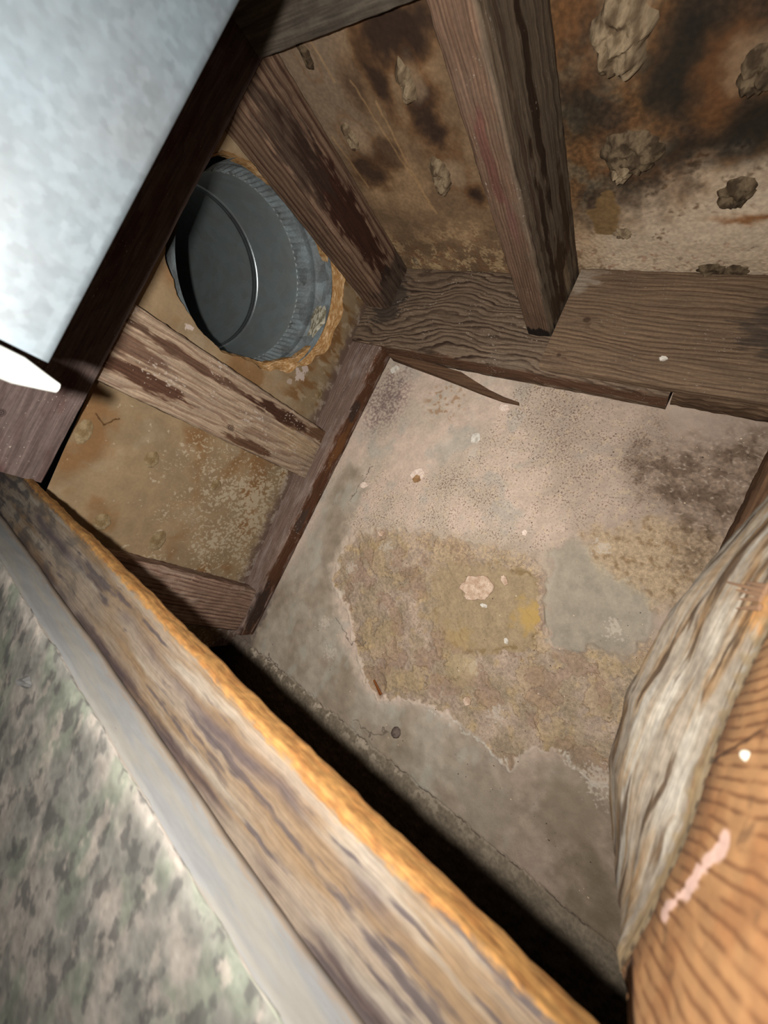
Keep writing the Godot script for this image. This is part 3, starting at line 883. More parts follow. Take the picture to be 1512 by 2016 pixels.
# ------------------------------------------------------------------ studs and plates
func build_framing() -> void:
	var grey := rgb(150, 128, 108)
	# left sole plate: vertical face red-brown, top mouldy
	var pa := Vector3(-0.545, 0.0175, 0.318)
	var o := {"tone": Color(0.7, 0.72, 0.78), "seed": 3.0, "early": rgb(146, 120, 104), "late": rgb(108, 82, 68), "ring": 0.0045, "wave": 0.006, "contrast": 0.6, "blot": 0.7, "blotc": rgb(176, 156, 142), "specks": 0.5, "stains": []}
	o.stains = [[0.30, 0.080, 0.6, 0.0165, rgb(96, 60, 38), 0.92], [0.19, 0.080, 0.05, 0.011, rgb(140, 92, 50), 0.6], [0.12, 0.075, 0.02, 0.012, rgb(70, 56, 48), 0.8], [0.34, 0.078, 0.03, 0.012, rgb(84, 68, 58), 0.8], [0.52, 0.076, 0.06, 0.02, rgb(62, 50, 44), 0.7]]
	# texture goes round: top, face to the pit, bottom, face to the wall
	var plate := obj("sole_plate", left_plate(), wood_mat(0.575, 0.19, o))
	tag(plate, "narrow sole plate along the left wall, reddish side and mouldy pale top", "plate")

	# back sole plate, with strong dark grain
	o = {"tone": Color(0.85, 0.88, 0.95), "seed": 14.0, "early": rgb(132, 110, 88), "late": rgb(56, 40, 30), "ring": 0.0105, "wave": 0.034, "contrast": 1.0, "blot": 0.3, "blotc": rgb(96, 78, 62), "specks": 0.5, "stains": []}
	o.stains = [[0.2, 0.170, 0.6, 0.016, rgb(104, 70, 50), 0.75], [0.05, 0.27, 0.03, 0.05, rgb(60, 52, 46), 0.6], [0.3, 0.195, 0.04, 0.012, rgb(130, 112, 92), 0.5]]
	var bp := timber(Vector3(-0.546, 0.02, -0.3305), Vector3(-0.0365, 0.02, -0.3305), Vector3(0, 0, 1), 0.147, 0.04, 0.003, 0.0008, 2.0)
	tag(obj("sole_plate", bp, wood_mat(0.51, 0.374, o)), "dark sole plate with bold wavy grain along the back wall, under the studs", "plate")
	o = {"seed": 18.0, "early": rgb(112, 90, 70), "late": rgb(62, 44, 32), "ring": 0.007, "wave": 0.012, "contrast": 0.8, "blot": 0.6, "blotc": rgb(70, 52, 40)}
	var bp2 := timber(Vector3(-0.034, 0.018, -0.334), Vector3(0.36, 0.018, -0.334), Vector3(0, 0, 1), 0.142, 0.036, 0.006, 0.0022, 8.0)
	tag(obj("sole_plate", bp2, wood_mat(0.40, 0.356, o)), "cracked darker length of sole plate right of the sawn notch", "plate")
	# a second board lying on it, right of the stud
	o = {"tone": Color(0.75, 0.78, 0.85), "seed": 21.0, "early": rgb(138, 112, 86), "late": rgb(84, 60, 44), "ring": 0.006, "wave": 0.010, "contrast": 0.75, "blot": 0.5, "blotc": rgb(116, 92, 72), "specks": 0.25, "knots": [[0.035, 0.228, 0.007], [0.02, 0.176, 0.005]], "stains": []}
	o.stains = [[0.0, 0.285, 0.03, 0.02, rgb(184, 168, 146), 0.6], [0.02, 0.150, 0.05, 0.010, rgb(168, 142, 112), 0.6], [0.24, 0.24, 0.05, 0.035, rgb(62, 54, 48), 0.5], [0.33, 0.22, 0.08, 0.08, rgb(50, 44, 40), 0.7]]
	var pk := timber(Vector3(-0.193, 0.0475, -0.3325), Vector3(0.36, 0.0475, -0.3325), Vector3(0, 0, 1), 0.143, 0.015, 0.003, 0.0006, 5.0)
	tag(obj("plank", pk, wood_mat(0.555, 0.316, o)), "flat brown plank lying on the back plate, butted against the tall stud", "plank")

	# stud in the corner: +side faces the pit (dark), +thickness faces the front (striped)
	o = {"tone": Color(0.7, 0.72, 0.78), "seed": 31.0, "early": rgb(140, 112, 88), "late": rgb(74, 46, 34), "ring": 0.0105, "wave": 0.003, "contrast": 0.95, "blot": 0.35, "blotc": rgb(84, 64, 52), "specks": 0.15, "knots": [[0.022, 0.068, 0.007]], "stains": []}
	o.stains = [[0.16, 0.096, 0.13, 0.026, rgb(62, 36, 26), 0.95], [0.02, 0.09, 0.03, 0.06, rgb(60, 50, 42), 0.6], [0.27, 0.105, 0.08, 0.03, rgb(66, 52, 42), 0.6]]
	var sa := timber(Vector3(-0.518, 0.04, -0.364), Vector3(-0.518, 0.379, -0.364), Vector3(1, 0, 0), 0.054, 0.078, 0.003, 0.0008, 11.0)
	tag(obj("wall_stud", sa, wood_mat(0.343, 0.264, o)), "striped brown stud standing in the far corner beside the duct hole", "stud")

	# stud B across the left wall
	o = {"tone": Color(0.7, 0.72, 0.78), "seed": 41.0, "early": rgb(178, 152, 124), "late": rgb(116, 86, 66), "ring": 0.0085, "wave": 0.014, "contrast": 0.7, "blot": 0.4, "blotc": rgb(148, 128, 110), "specks": 0.8, "knots": [[0.175, 0.104, 0.009]], "stains": []}
	o.stains = [[0.30, 0.100, 0.06, 0.010, rgb(84, 54, 38), 0.9], [0.10, 0.050, 0.07, 0.010, rgb(72, 44, 30), 0.95], [0.02, 0.044, 0.03, 0.014, rgb(104, 72, 48), 0.85], [0.13, 0.116, 0.05, 0.007, rgb(90, 60, 40), 0.85], [0.26, 0.052, 0.08, 0.006, rgb(86, 58, 42), 0.8], [0.05, 0.075, 0.05, 0.02, rgb(196, 166, 122), 0.4], [0.33, 0.075, 0.05, 0.012, rgb(92, 62, 46), 0.6]]
	var sb := timber(Vector3(-0.530, 0.036, -0.037), Vector3(-0.530, 0.396, -0.046), Vector3(0, 0, -1), 0.092, 0.032, 0.003, 0.0010, 15.0)
	tag(obj("wall_stud", sb, wood_mat(0.35, 0.248, shifted(o, 0.092))), "broad grey-brown stud lying flat on the tan wall, dark streaks along its edges", "stud")

	# stud C low on the left, half in shade
	o = {"seed": 51.0, "early": rgb(134, 108, 92), "late": rgb(70, 46, 38), "ring": 0.006, "wave": 0.004, "contrast": 0.9, "blot": 0.6, "blotc": rgb(168, 148, 132), "specks": 0.3}
	var sc := timber(Vector3(-0.529, 0.035, 0.272), Vector3(-0.529, 0.374, 0.222), Vector3(0, 0, -1), 0.080, 0.032, 0.004, 0.0014, 19.0)
	tag(obj("wall_stud", sc, wood_mat(0.34, 0.224, o)), "reddish weathered stud nearest the pale joist, half in its shadow", "stud")

	# tall stud D on the back plate: +thickness faces the front
	o = {"seed": 61.0, "early": rgb(134, 104, 82), "late": rgb(84, 58, 44), "ring": 0.0032, "wave": 0.0012, "contrast": 0.7, "blot": 0.35, "blotc": rgb(132, 108, 90), "specks": 0.3, "stains": []}
	# v 0..0.034 front face, then the broad side towards +x
	o.stains = [[0.26, 0.014, 0.05, 0.006, rgb(124, 70, 62), 0.5], [0.19, 0.02, 0.03, 0.006, rgb(132, 84, 80), 0.4], [0.18, 0.08, 0.4, 0.045, rgb(120, 100, 80), 0.75], [0.14, 0.066, 0.11, 0.006, rgb(62, 42, 28), 0.9], [0.27, 0.082, 0.11, 0.006, rgb(58, 40, 26), 0.9], [0.06, 0.084, 0.05, 0.016, rgb(74, 50, 32), 0.85], [0.03, 0.06, 0.03, 0.012, rgb(82, 60, 42), 0.8], [0.035, 0.095, 0.03, 0.010, rgb(186, 158, 124), 0.7], [0.22, 0.055, 0.16, 0.004, rgb(84, 62, 46), 0.7], [0.12, 0.108, 0.06, 0.008, rgb(76, 52, 34), 0.7], [0.005, 0.015, 0.012, 0.03, rgb(40, 32, 28), 0.9], [0.2, 0.034, 0.3, 0.004, rgb(132, 112, 92), 0.5]]
	var sd := timber(Vector3(-0.2145, 0.04, -0.3575), Vector3(-0.2165, 0.54, -0.3575), Vector3(1, 0, 0), 0.034, 0.094, 0.0025, 0.0009, 23.0)
	tag(obj("wall_stud", sd, stud_mat(o)), "tall reddish stud standing free before the stained back wall", "stud")

	# headers
	o = {"tone": Color(0.75, 0.76, 0.8), "seed": 71.0, "early": rgb(108, 92, 85), "late": rgb(76, 58, 54), "ring": 0.013, "wave": 0.020, "contrast": 0.5, "blot": 0.9, "blotc": rgb(84, 60, 54), "specks": 0.25, "knots": [[0.45, 0.245, 0.006]]}
	var hd := timber(Vector3(-0.522, 0.4315, -0.400), Vector3(-0.522, 0.461, 0.112), Vector3(0, 1, 0), 0.108, 0.080, 0.0015, 0.0006, 27.0)
	tag(obj("header_board", hd, wood_mat(0.5, 0.376, o)), "dark header board above the left wall, under the sheet-metal duct", "board")
	o = {"seed": 77.0, "early": rgb(92, 84, 74), "late": rgb(52, 44, 38), "ring": 0.012, "wave": 0.01, "contrast": 0.5, "blot": 0.5, "blotc": rgb(60, 54, 48)}
	var hb := timber(Vector3(-0.478, 0.425, -0.386), Vector3(-0.236, 0.425, -0.386), Vector3(0, 1, 0), 0.085, 0.036, 0.0015, 0.0006, 29.0)
	tag(obj("header_board", hb, wood_mat(0.25, 0.242, o, 0.001)), "short dark header board across the top of the back wall", "board")

	# right sole plate, mostly behind the orange beam
	o = {"seed": 83.0, "early": rgb(112, 84, 62), "late": rgb(66, 46, 34), "ring": 0.006, "wave": 0.006, "contrast": 0.7, "blot": 0.5, "blotc": rgb(78, 60, 46)}
	var rp := timber(Vector3(0.118, 0.02, -0.2595), Vector3(0.113, 0.02, -0.03), Vector3(1, 0, 0), 0.09, 0.04, 0.004, 0.001, 31.0)
	tag(obj("sole_plate", rp, wood_mat(0.23, 0.26, o, 0.001)), "dark sole plate low on the right, behind the orange beam", "plate")

	# wedge sticking out from under the back plate
	var wm := wood_mat(0.2, 0.2, {"seed": 87.0, "early": rgb(104, 78, 58), "late": rgb(64, 44, 34), "ring": 0.006, "wave": 0.003, "contrast": 0.6, "blot": 0.4, "blotc": rgb(78, 60, 48)}, 0.001)
	var top := PackedVector2Array([Vector2(-0.4737, -0.259), Vector2(-0.4344, -0.2575), Vector2(-0.3804, -0.2552), Vector2(-0.3251, -0.2514), Vector2(-0.2981, -0.2425), Vector2(-0.2676, -0.2331), Vector2(-0.2399, -0.2273), Vector2(-0.2155, -0.2245), Vector2(-0.2142, -0.2215), Vector2(-0.2413, -0.2211), Vector2(-0.2817, -0.2259), Vector2(-0.3206, -0.2319), Vector2(-0.3726, -0.239), Vector2(-0.4286, -0.2459), Vector2(-0.4673, -0.2511)])
	var st := begin()
	var fan := PackedVector3Array()
	var fu := PackedVector2Array()
	var lowr := PackedVector3Array()
	for k in top.size():
		var p := top[k]
		var hh := lerpf(0.015, 0.006, clampf((p.x + 0.48) / 0.25, 0.0, 1.0))
		fan.append(Vector3(p.x, hh, p.y))
		lowr.append(Vector3(p.x, 0.0, p.y))
		fu.append(Vector2((p.x + 0.5) * 3.0, (p.y + 0.3) * 5.0))
	var tri := Geometry2D.triangulate_polygon(top)
	for k in range(0, tri.size(), 3):
		var a := fan[tri[k]]
		var b := fan[tri[k + 1]]
		var c := fan[tri[k + 2]]
		var up := (c - a).cross(b - a).y > 0.0
		for m in ([k, k + 1, k + 2] if up else [k, k + 2, k + 1]):
			st.set_smooth_group(1)
			st.set_uv(fu[tri[m]])
			st.add_vertex(fan[tri[m]])
	var p1 := [PackedVector3Array(lowr), PackedVector3Array(fan)]
	p1[0].append(lowr[0])
	p1[1].append(fan[0])
	var u1 := PackedVector2Array(fu)
	u1.append(fu[0])
	add_grid(st, p1, [u1, u1], 2)
	tag(obj("wooden_wedge", shot(st), wm), "thin dark splinter of wood poking out from the back plate onto the floor", "splinter")


func shifted(o: Dictionary, by: float) -> Dictionary:
	for list in [o.get("stains", []), o.get("knots", [])]:
		for s in list:
			s[1] += by
	return o


# Stud D: fine straight lines on the front face, broad streaks on the side
func stud_mat(o: Dictionary) -> StandardMaterial3D:
	for s in o.stains:
		s[1] = 0.162 - s[1]
	var side := o.duplicate()
	side.ring = 0.011
	side.wave = 0.006
	side.early = rgb(138, 116, 92)
	side.late = rgb(62, 45, 32)
	side.contrast = 1.0
	return painted(1000, 512, func(u: float, v: float) -> Color:
		var vm := v * 0.256
		var um := u * 0.5
		return wood(um, vm, o if vm > 0.128 and vm < 0.162 else side), 0.06, 0.85, 0.25, Color(0.55, 0.58, 0.62))


# The left plate narrows towards the front: face x = -0.492 - 0.056 z
func left_plate() -> ArrayMesh:
	var st := begin()
	var pts := []
	var uvs := []
	var n := 90
	var prof := []
	for i in n + 1:
		var f := float(i) / n
		var z := lerpf(-0.257, 0.318, f)
		var xf := -0.492 - 0.056 * z
		var h := 0.036 + 0.0015 * fine.get_noise_1d(z * 20.0)
		var row := PackedVector3Array()
		var ur := PackedVector2Array()
		var list := []
		for k in 9:
			list.append([Vector3(lerpf(-0.5455, xf - 0.004, k / 8.0), h, z), k / 8.0 * 0.060])
		list.append([Vector3(xf - 0.0012, h - 0.0014, z), 0.0625])
		for k in 7:
			list.append([Vector3(xf, lerpf(h - 0.004, 0.0, k / 6.0), z), 0.065 + k / 6.0 * 0.034])
		list.append([Vector3(-0.5455, 0.0, z), 0.16])
		list.append([list[0][0], 0.19])
		for q in list:
			var p: Vector3 = q[0]
			if q[1] < 0.1:
				p += Vector3(1, 1, 0) * 0.0006 * fine.get_noise_3d(p.x * 60.0, p.y * 60.0, p.z * 60.0)
			row.append(p)
			ur.append(Vector2(f, q[1] / 0.19))
		pts.append(row)
		uvs.append(ur)
	add_grid(st, pts, uvs)
	for e in 2:
		var ring: PackedVector3Array = pts[0 if e == 0 else n].slice(0, -1)
		var ru := PackedVector2Array()
		for p in ring:
			ru.append(Vector2(0.1, 0.2))
		add_fan(st, ring, ru, e == 0)
	return shot(st)


# ------------------------------------------------------------------ sheet metal
func metal_mat(base: Color, vary: float, rough: float, metal: float, size: float) -> StandardMaterial3D:
	var m := painted(512, 512, func(u: float, v: float) -> Color:
		var n := nz(u * 6.0 + 3.0, v * 6.0)
		var cell := cells.get_noise_2d(u * size + 0.4 * n, v * size)
		var f := nz(u * 60.0, v * 60.0)
		var c := base * (1.0 + vary * (0.5 * cell + 0.5 * n + 0.35 * f))
		c = c.lerp(Color(c.r * 0.94, c.g, c.b * 1.03), 0.5 + 0.5 * n)
		c.a = 0.5 + 0.2 * f
		return c, 0.008, rough, 0.5)
	m.metallic = metal
	return m


func build_metal() -> void:
	# round duct through the left wall
	var duct := thing("round_duct", "round grey steel duct seen through the torn hole in the left wall", "duct", Vector3(-0.56, 0.237, -0.231))
	var dm := metal_mat(rgb(142, 146, 144), 0.05, 0.55, 0.25, 20.0)
	var cm := metal_mat(rgb(128, 132, 132), 0.24, 0.75, 0.15, 16.0)
	var st := begin()
	# outer collar, its far end crimped
	lathe(st, [[0.012, 0.1300], [-0.006, 0.1285], [-0.022, 0.1275], [-0.0235, 0.1262], [-0.026, 0.1275], [-0.036, 0.1272]], 0.0, 0)
	lathe(st, [[-0.036, 0.1272], [-0.042, 0.1266], [-0.054, 0.1254], [-0.066, 0.1246]], 0.0030, 1)
	obj("collar", shot(st), cm, duct).set_meta("label", "lighter crimped collar at the mouth")
	# inner pipe
	st = begin()
	lathe(st, [[-0.0655, 0.1262], [-0.0655, 0.1232], [-0.068, 0.1228], [-0.10, 0.1228], [-0.178, 0.1228]], 0.0, 2)
	lathe(st, [[-0.194, 0.1228], [-0.26, 0.1228], [-0.42, 0.1228], [-0.60, 0.1228]], 0.0, 3)
	obj("pipe", shot(st), dm, duct)
	st = begin()
	lathe(st, [[-0.178, 0.1228], [-0.1795, 0.1205], [-0.182, 0.1200], [-0.1835, 0.1222], [-0.1855, 0.1198], [-0.188, 0.1196], [-0.190, 0.1218], [-0.1915, 0.1204], [-0.193, 0.1208], [-0.194, 0.1228]], 0.0, 4)
	var bead := metal_mat(rgb(170, 172, 172), 0.08, 0.34, 0.85, 20.0)
	obj("bead", shot(st), bead, duct).set_meta("label", "raised shiny bead round the pipe")
	st = begin()
	var cap := PackedVector3Array()
	var cu := PackedVector2Array()
	for k in 60:
		var th := TAU * k / 60.0
		cap.append(Vector3(-0.60, cos(th) * 0.1228, sin(th) * 0.1228))
		cu.append(Vector2(0.5, 0.5) + Vector2(cos(th), sin(th)) * 0.4)
	add_fan(st, cap, cu, false)
	obj("end_cap", shot(st), dm, duct)
	# dried smear of plaster inside the collar
	st = begin()
	var pts := []
	var uvs := []
	for i in 13:
		var row := PackedVector3Array()
		var ur := PackedVector2Array()
		for j in 15:
			var a := (i / 12.0 - 0.5) * 2.0
			var b := (j / 14.0 - 0.5) * 2.0
			var e := 1.0 + 0.30 * nz(a * 0.9 + 3.0, b * 0.9)
			var th := 3.26 + a * 0.20 * e
			var x := -0.008 + b * 0.017 * e * (1.0 - 0.5 * absf(a))
			var r := 0.1266 - 0.0014 * maxf(0.0, 1.0 - a * a) * maxf(0.0, 1.0 - b * b) * (1.0 + 0.5 * nz(a * 6.0, b * 6.0)) + (0.0022 if absf(a) > 0.95 or absf(b) > 0.95 else 0.0)
			row.append(Vector3(x, cos(th) * r, sin(th) * r))
			ur.append(Vector2(0.3 + a * 0.25, 0.5 + b * 0.3))
		pts.append(row)
		uvs.append(ur)
	add_grid(st, flipped(pts), flipped(uvs))
	obj("plaster_smear", shot(st), plaster_mat(rgb(196, 190, 172), rgb(120, 112, 92), 44.0), duct)

	# the big galvanised duct overhead on the left
	var gm := metal_mat(rgb(87, 91, 94), 0.11, 0.6, 0.30, 150.0)
	var box := thing("sheet_duct", "pale galvanised sheet-metal duct hanging close overhead on the left", "duct", Vector3(-0.39, 0.5045, -0.2))
	box.rotation.x = -0.057
	var xs := 0.175
	st = begin()
	# one folded sheet: bottom, pit side, top; open at both ends
	var prof := [Vector2(-0.0905, 0.0), Vector2(-0.0905, 0.30), Vector2(xs - 0.003, 0.30), Vector2(xs, 0.297)]
	for k in 13:
		prof.append(Vector2(xs, lerpf(0.29, 0.004, k / 12.0)))
	prof.append_array([Vector2(xs - 0.001, 0.001), Vector2(xs - 0.004, 0.0), Vector2(-0.0905, 0.0)])
	pts = []
	uvs = []
	for i in 31:
		var z := lerpf(-0.185, 0.202, i / 30.0)
		var row := PackedVector3Array()
		var ur := PackedVector2Array()
		for p in prof:
			var b := 0.0008 * fine.get_noise_2d(z * 12.0, p.y * 12.0) if p.y > 0.01 and p.y < 0.29 and p.x > 0.0 else 0.0
			row.append(Vector3(p.x + b, p.y, z))
			ur.append(Vector2(z * 2.0 + 0.5, p.y * 2.0 + p.x))
		pts.append(row)
		uvs.append(ur)
	add_grid(st, pts, uvs)
	obj("panel", shot(st), gm, box)
	# rolled hem up its front corner
	var hm := metal_mat(rgb(196, 192, 184), 0.12, 0.55, 0.1, 40.0)
	st = begin()
	pts = []
	uvs = []
	for i in 22:
		var f := i / 21.0
		var y := lerpf(-0.0065, 0.29, f)
		var r := 0.0062 * minf(1.0, sqrt(f * 45.0 + 0.12)) * (1.0 + 0.05 * fine.get_noise_1d(y * 90.0))
		var row := PackedVector3Array()
		var ur := PackedVector2Array()
		for j in 17:
			var th := TAU * (j % 16) / 16.0
			row.append(Vector3(xs - 0.004 + cos(th) * r, y, 0.2100 + sin(th) * r))
			ur.append(Vector2(j / 16.0, y * 4.0))
		pts.append(row)
		uvs.append(ur)
	add_grid(st, pts, uvs)
	add_fan(st, pts[0].slice(0, -1), uvs[0].slice(0, -1), false)
	add_fan(st, pts[21].slice(0, -1), uvs[21].slice(0, -1), true)
	obj("hem", shot(st), hm, box).set_meta("label", "rolled white hem at the corner")


# profile of [x, radius] turned round the x axis, seen from inside; crimp deepens flutes along it
func lathe(st: SurfaceTool, prof: Array, crimp: float, group: int) -> void:
	var n := 504 if crimp > 0.0 else 120
	var pts := []
	var uvs := []
	for k in prof.size():
		var row := PackedVector3Array()
		var ur := PackedVector2Array()
		for j in n + 1:
			var th := -TAU * (j % n) / n
			var r: float = prof[k][1]
			if crimp > 0.0:
				r -= crimp * k / (prof.size() - 1.0) * (0.5 + 0.5 * cos(th * 84.0))
			row.append(Vector3(prof[k][0], cos(th) * r, sin(th) * r))
			ur.append(Vector2(j * 3.0 / n, prof[k][0] * 3.0))
		pts.append(row)
		uvs.append(ur)
	add_grid(st, pts, uvs, group)


# ------------------------------------------------------------------ near the lens
func build_near_things() -> void:
	# front joist
	var jl := 1.10
	var ja := rgb(122, 104, 86)
	var jm := painted(1900, 420, func(u: float, v: float) -> Color:
		var x := u * jl
		var w := v * 0.26
		var t := w                       # 0 .. 0.09 across the top, 0.09 is the edge to the pit
		var n2 := nz(x * 9.0, w * 60.0)
		var n3 := nz(x * 40.0 + 7.0, w * 150.0)
		var n4 := nz(x * 120.0, w * 240.0)
		var fib := fine.get_noise_2d(x * 20.0, w * 1100.0)
		var c := rgb(124, 108, 90).lerp(rgb(112, 90, 66), sm(-0.3, 0.5, nz(x * 5.0 + 2.0, w * 34.0)))
		c = c.lerp(rgb(134, 122, 106), sm(0.1, 0.7, nz(x * 6.0 + 21.0, w * 48.0 + 3.0)) * 0.8)
		# grey mould streaks along the grain
		c = c.lerp(rgb(66, 57, 56), sm(0.15, 0.6, nz(x * 4.5 + 40.0, w * 80.0) + 0.3 * n3) * 0.75)
		var left := sm(0.62, 0.30, x)
		c = c.lerp(rgb(74, 68, 62), left * sm(-0.15, 0.5, nz(x * 26.0 + 4.0, w * 70.0) + 0.25 * n4) * 0.75)
		c = c.lerp(rgb(58, 46, 44), exp(-pow((t - 0.040 - 0.004 * n2) / 0.004, 2.0)) * sm(-0.5, 0.2, nz(x * 7.0 + 3.0, 5.0)) * 0.8)
		c = c.lerp(rgb(70, 60, 60), exp(-pow((t - 0.068 - 0.006 * nz(x * 5.0, 8.0)) / 0.004, 2.0)) * sm(-0.2, 0.5, nz(x * 6.0 + 13.0, 9.0)) * 0.8)
		# bare orange wood along the arris and down the face
		var edge := sm(0.083, 0.087, t + 0.004 * nz(x * 9.0 + 1.0, 3.0) * sm(0.4, 0.9, x) + 0.0015 * n4)
		var bare := rgb(136, 97, 52).lerp(rgb(122, 82, 42), sm(-0.3, 0.6, n3)) * (1.0 + 0.08 * n4)
		c = c.lerp(bare, edge * sm(0.18, 0.3, x))
		c = c.lerp(rgb(92, 66, 44), edge * sm(0.3, 0.18, x) * 0.8)
		c *= 1.0 + 0.10 * fib + 0.05 * n4
		c.a = clampf(0.5 + 0.2 * fib + 0.12 * n3, 0.0, 1.0)
		return c, 0.012, 0.85, 0.25, Color(0.74, 0.77, 0.84))
	# side is chosen so that the top face runs from the panel to the pit
	var jo := joist_mesh()
	tag(obj("joist", jo, jm), "pale weathered joist crossing close in front, orange along its edge", "joist")

	# the plaster panel that lies on it
	var panel := thing("plasterboard", "plaster panel with a white cut edge and a mouldy grey-green face, on the joist", "panel", Vector3(-0.3, 0.42, 0.3))
	var em := painted(1400, 90, func(u: float, v: float) -> Color:
		var x := u * 1.3
		var n := nz(x * 9.0, v * 2.0)
		var m := nz(x * 60.0, v * 9.0)
		var c := rgb(113, 112, 110).lerp(rgb(119, 115, 108), sm(-0.4, 0.5, n)) * (1.0 + 0.02 * m)
		c = c.lerp(rgb(126, 104, 84), sm(0.3, 0.0, v + 0.1 * m) * 0.6)
		var cr := ridge.get_noise_2d(x * 12.0 + v * 1.2 + 0.12 * m, v * 0.9 + 3.0)
		c = c.lerp(rgb(74, 66, 58), sm(0.93, 0.985, cr) * 0.6)
		c.a = 0.5 + 0.1 * m - 0.4 * sm(0.93, 0.985, cr)
		return c, 0.012, 0.95, 0.15, Color(0.85, 0.86, 0.88))
	var tm := painted(1100, 420, func(u: float, v: float) -> Color:
		var x := u * 1.3
		var z := v * 0.4
		var n1 := nz(x * 15.0 + 5.0, z * 14.0)
		var n2 := nz(x * 40.0, z * 40.0)
		var n3 := nz(x * 130.0, z * 130.0)
		var c := rgb(124, 121, 113).lerp(rgb(148, 140, 130), sm(-0.3, 0.5, n1 + 0.3 * n2))
		c = c.lerp(rgb(118, 123, 108), sm(0.0, 0.6, nz(x * 20.0 + 31.0, z * 14.0)) * 0.7)
		c = c.lerp(rgb(84, 82, 78), sm(0.1, 0.6, nz(x * 46.0 + 11.0, z * 30.0 + 9.0) + 0.35 * n3 - 0.3 * sm(0.12, 0.25, z)) * 0.75)
		c = c.lerp(rgb(160, 150, 138), sm(0.35, 0.75, nz(x * 40.0 + 3.0, z * 24.0 + 19.0) + 0.2 * n3) * 0.7)
		c *= 1.0 + 0.08 * n2 + 0.08 * n3
		c.a = clampf(0.5 + 0.2 * n3 + 0.15 * n2, 0.0, 1.0)
		return c, 0.03, 0.9, 0.2, Color(0.72, 0.72, 0.74))
	var st := begin()
	var pts := []
	var uvs := []
	var pf := []
	for i in 241:
		var x := lerpf(-0.62, 0.55, i / 240.0)
		var zf := panel_front(x - 0.3)
		var row := PackedVector3Array()
		var ur := PackedVector2Array()
		row.append(Vector3(x, 0.0, 0.25))
		ur.append(Vector2(i / 240.0, 0.0))
		for k in 8:
			var f := k / 7.0
			row.append(Vector3(x, 0.0002 + f * 0.0210, zf + f * 0.0035 - 0.3 + 0.0003 * nz(x * 30.0, f * 2.0)))
			ur.append(Vector2(i / 240.0, f))
		row.append(Vector3(x, 0.0212, 0.25))
		ur.append(Vector2(i / 240.0, 1.0))
		pts.append(row)
		uvs.append(ur)
	add_grid(st, flipped(pts), flipped(uvs))
	obj("plaster_core", shot(st), em, panel).set_meta("label", "white cracked plaster edge")
	st = begin()
	pts = []
	uvs = []
	for i in 241:
		var x := lerpf(-0.62, 0.55, i / 240.0)
		var zf := panel_front(x - 0.3) - 0.3 + 0.0036 + 0.0014 * nz(x * 40.0 + 3.0, 1.0)
		var row := PackedVector3Array()
		var ur := PackedVector2Array()
		row.append(Vector3(x, 0.0212, zf))
		ur.append(Vector2(i / 240.0, 0.0))
		for k in 31:
			var z := lerpf(zf, 0.25, k / 30.0)
			row.append(Vector3(x, 0.0226 + 0.0005 * nz(x * 30.0, z * 30.0), z))
			ur.append(Vector2(i / 240.0, clampf((z + 0.14) / 0.4, 0.0, 1.0)))
		pts.append(row)
		uvs.append(ur)
	add_grid(st, flipped(pts), flipped(uvs))
	obj("facing", shot(st), tm, panel).set_meta("label", "dark mouldy grey-green facing")
	# crumpled bit of foil on it
	rng.seed = 4
	st = begin()
	var cen := Vector3(0, 0.003, 0)
	for k in 9:
		var a0 := TAU * k / 9.0
		var a1 := TAU * (k + 1) / 9.0
		var q := []
		for a in [a0, a1]:
			var h := 0.002 + 0.003 * absf(sin(a * 5.0))
			q.append(Vector3(cos(a) * 0.0072 * (1.0 + 0.25 * sin(a * 3.0)), 0.0004, sin(a) * 0.0036 * (1.0 + 0.2 * cos(a * 4.0))))
			q.append(Vector3(cos(a) * 0.004, h, sin(a) * 0.002))
		st.set_smooth_group(k)
		for t in [cen, q[1], q[3]]:
			st.add_vertex(t)
		st.set_smooth_group(20 + k)
		for t in [q[1], q[0], q[2], q[1], q[2], q[3]]:
			st.add_vertex(t)
	var foil := StandardMaterial3D.new()
	foil.albedo_color = rgb(150, 148, 146)
	foil.metallic = 0.8
	foil.roughness = 0.3
	var ft: Vector2 = Vector2(-0.2814, 0.1993)
	var fo := obj("foil_scrap", shot(st), foil, self, Vector3(ft.x, 0.4428, ft.y))
	fo.rotation.y = 0.3
	tag(fo, "tiny crumpled scrap of silver foil on the mouldy panel", "foil")

	# the orange beam on the right, with its weathered lower edge
	var beam := thing("beam", "orange rough-sawn beam close on the right with a weathered whitish lower edge", "beam", Vector3(0.06, 0.30, -0.15))
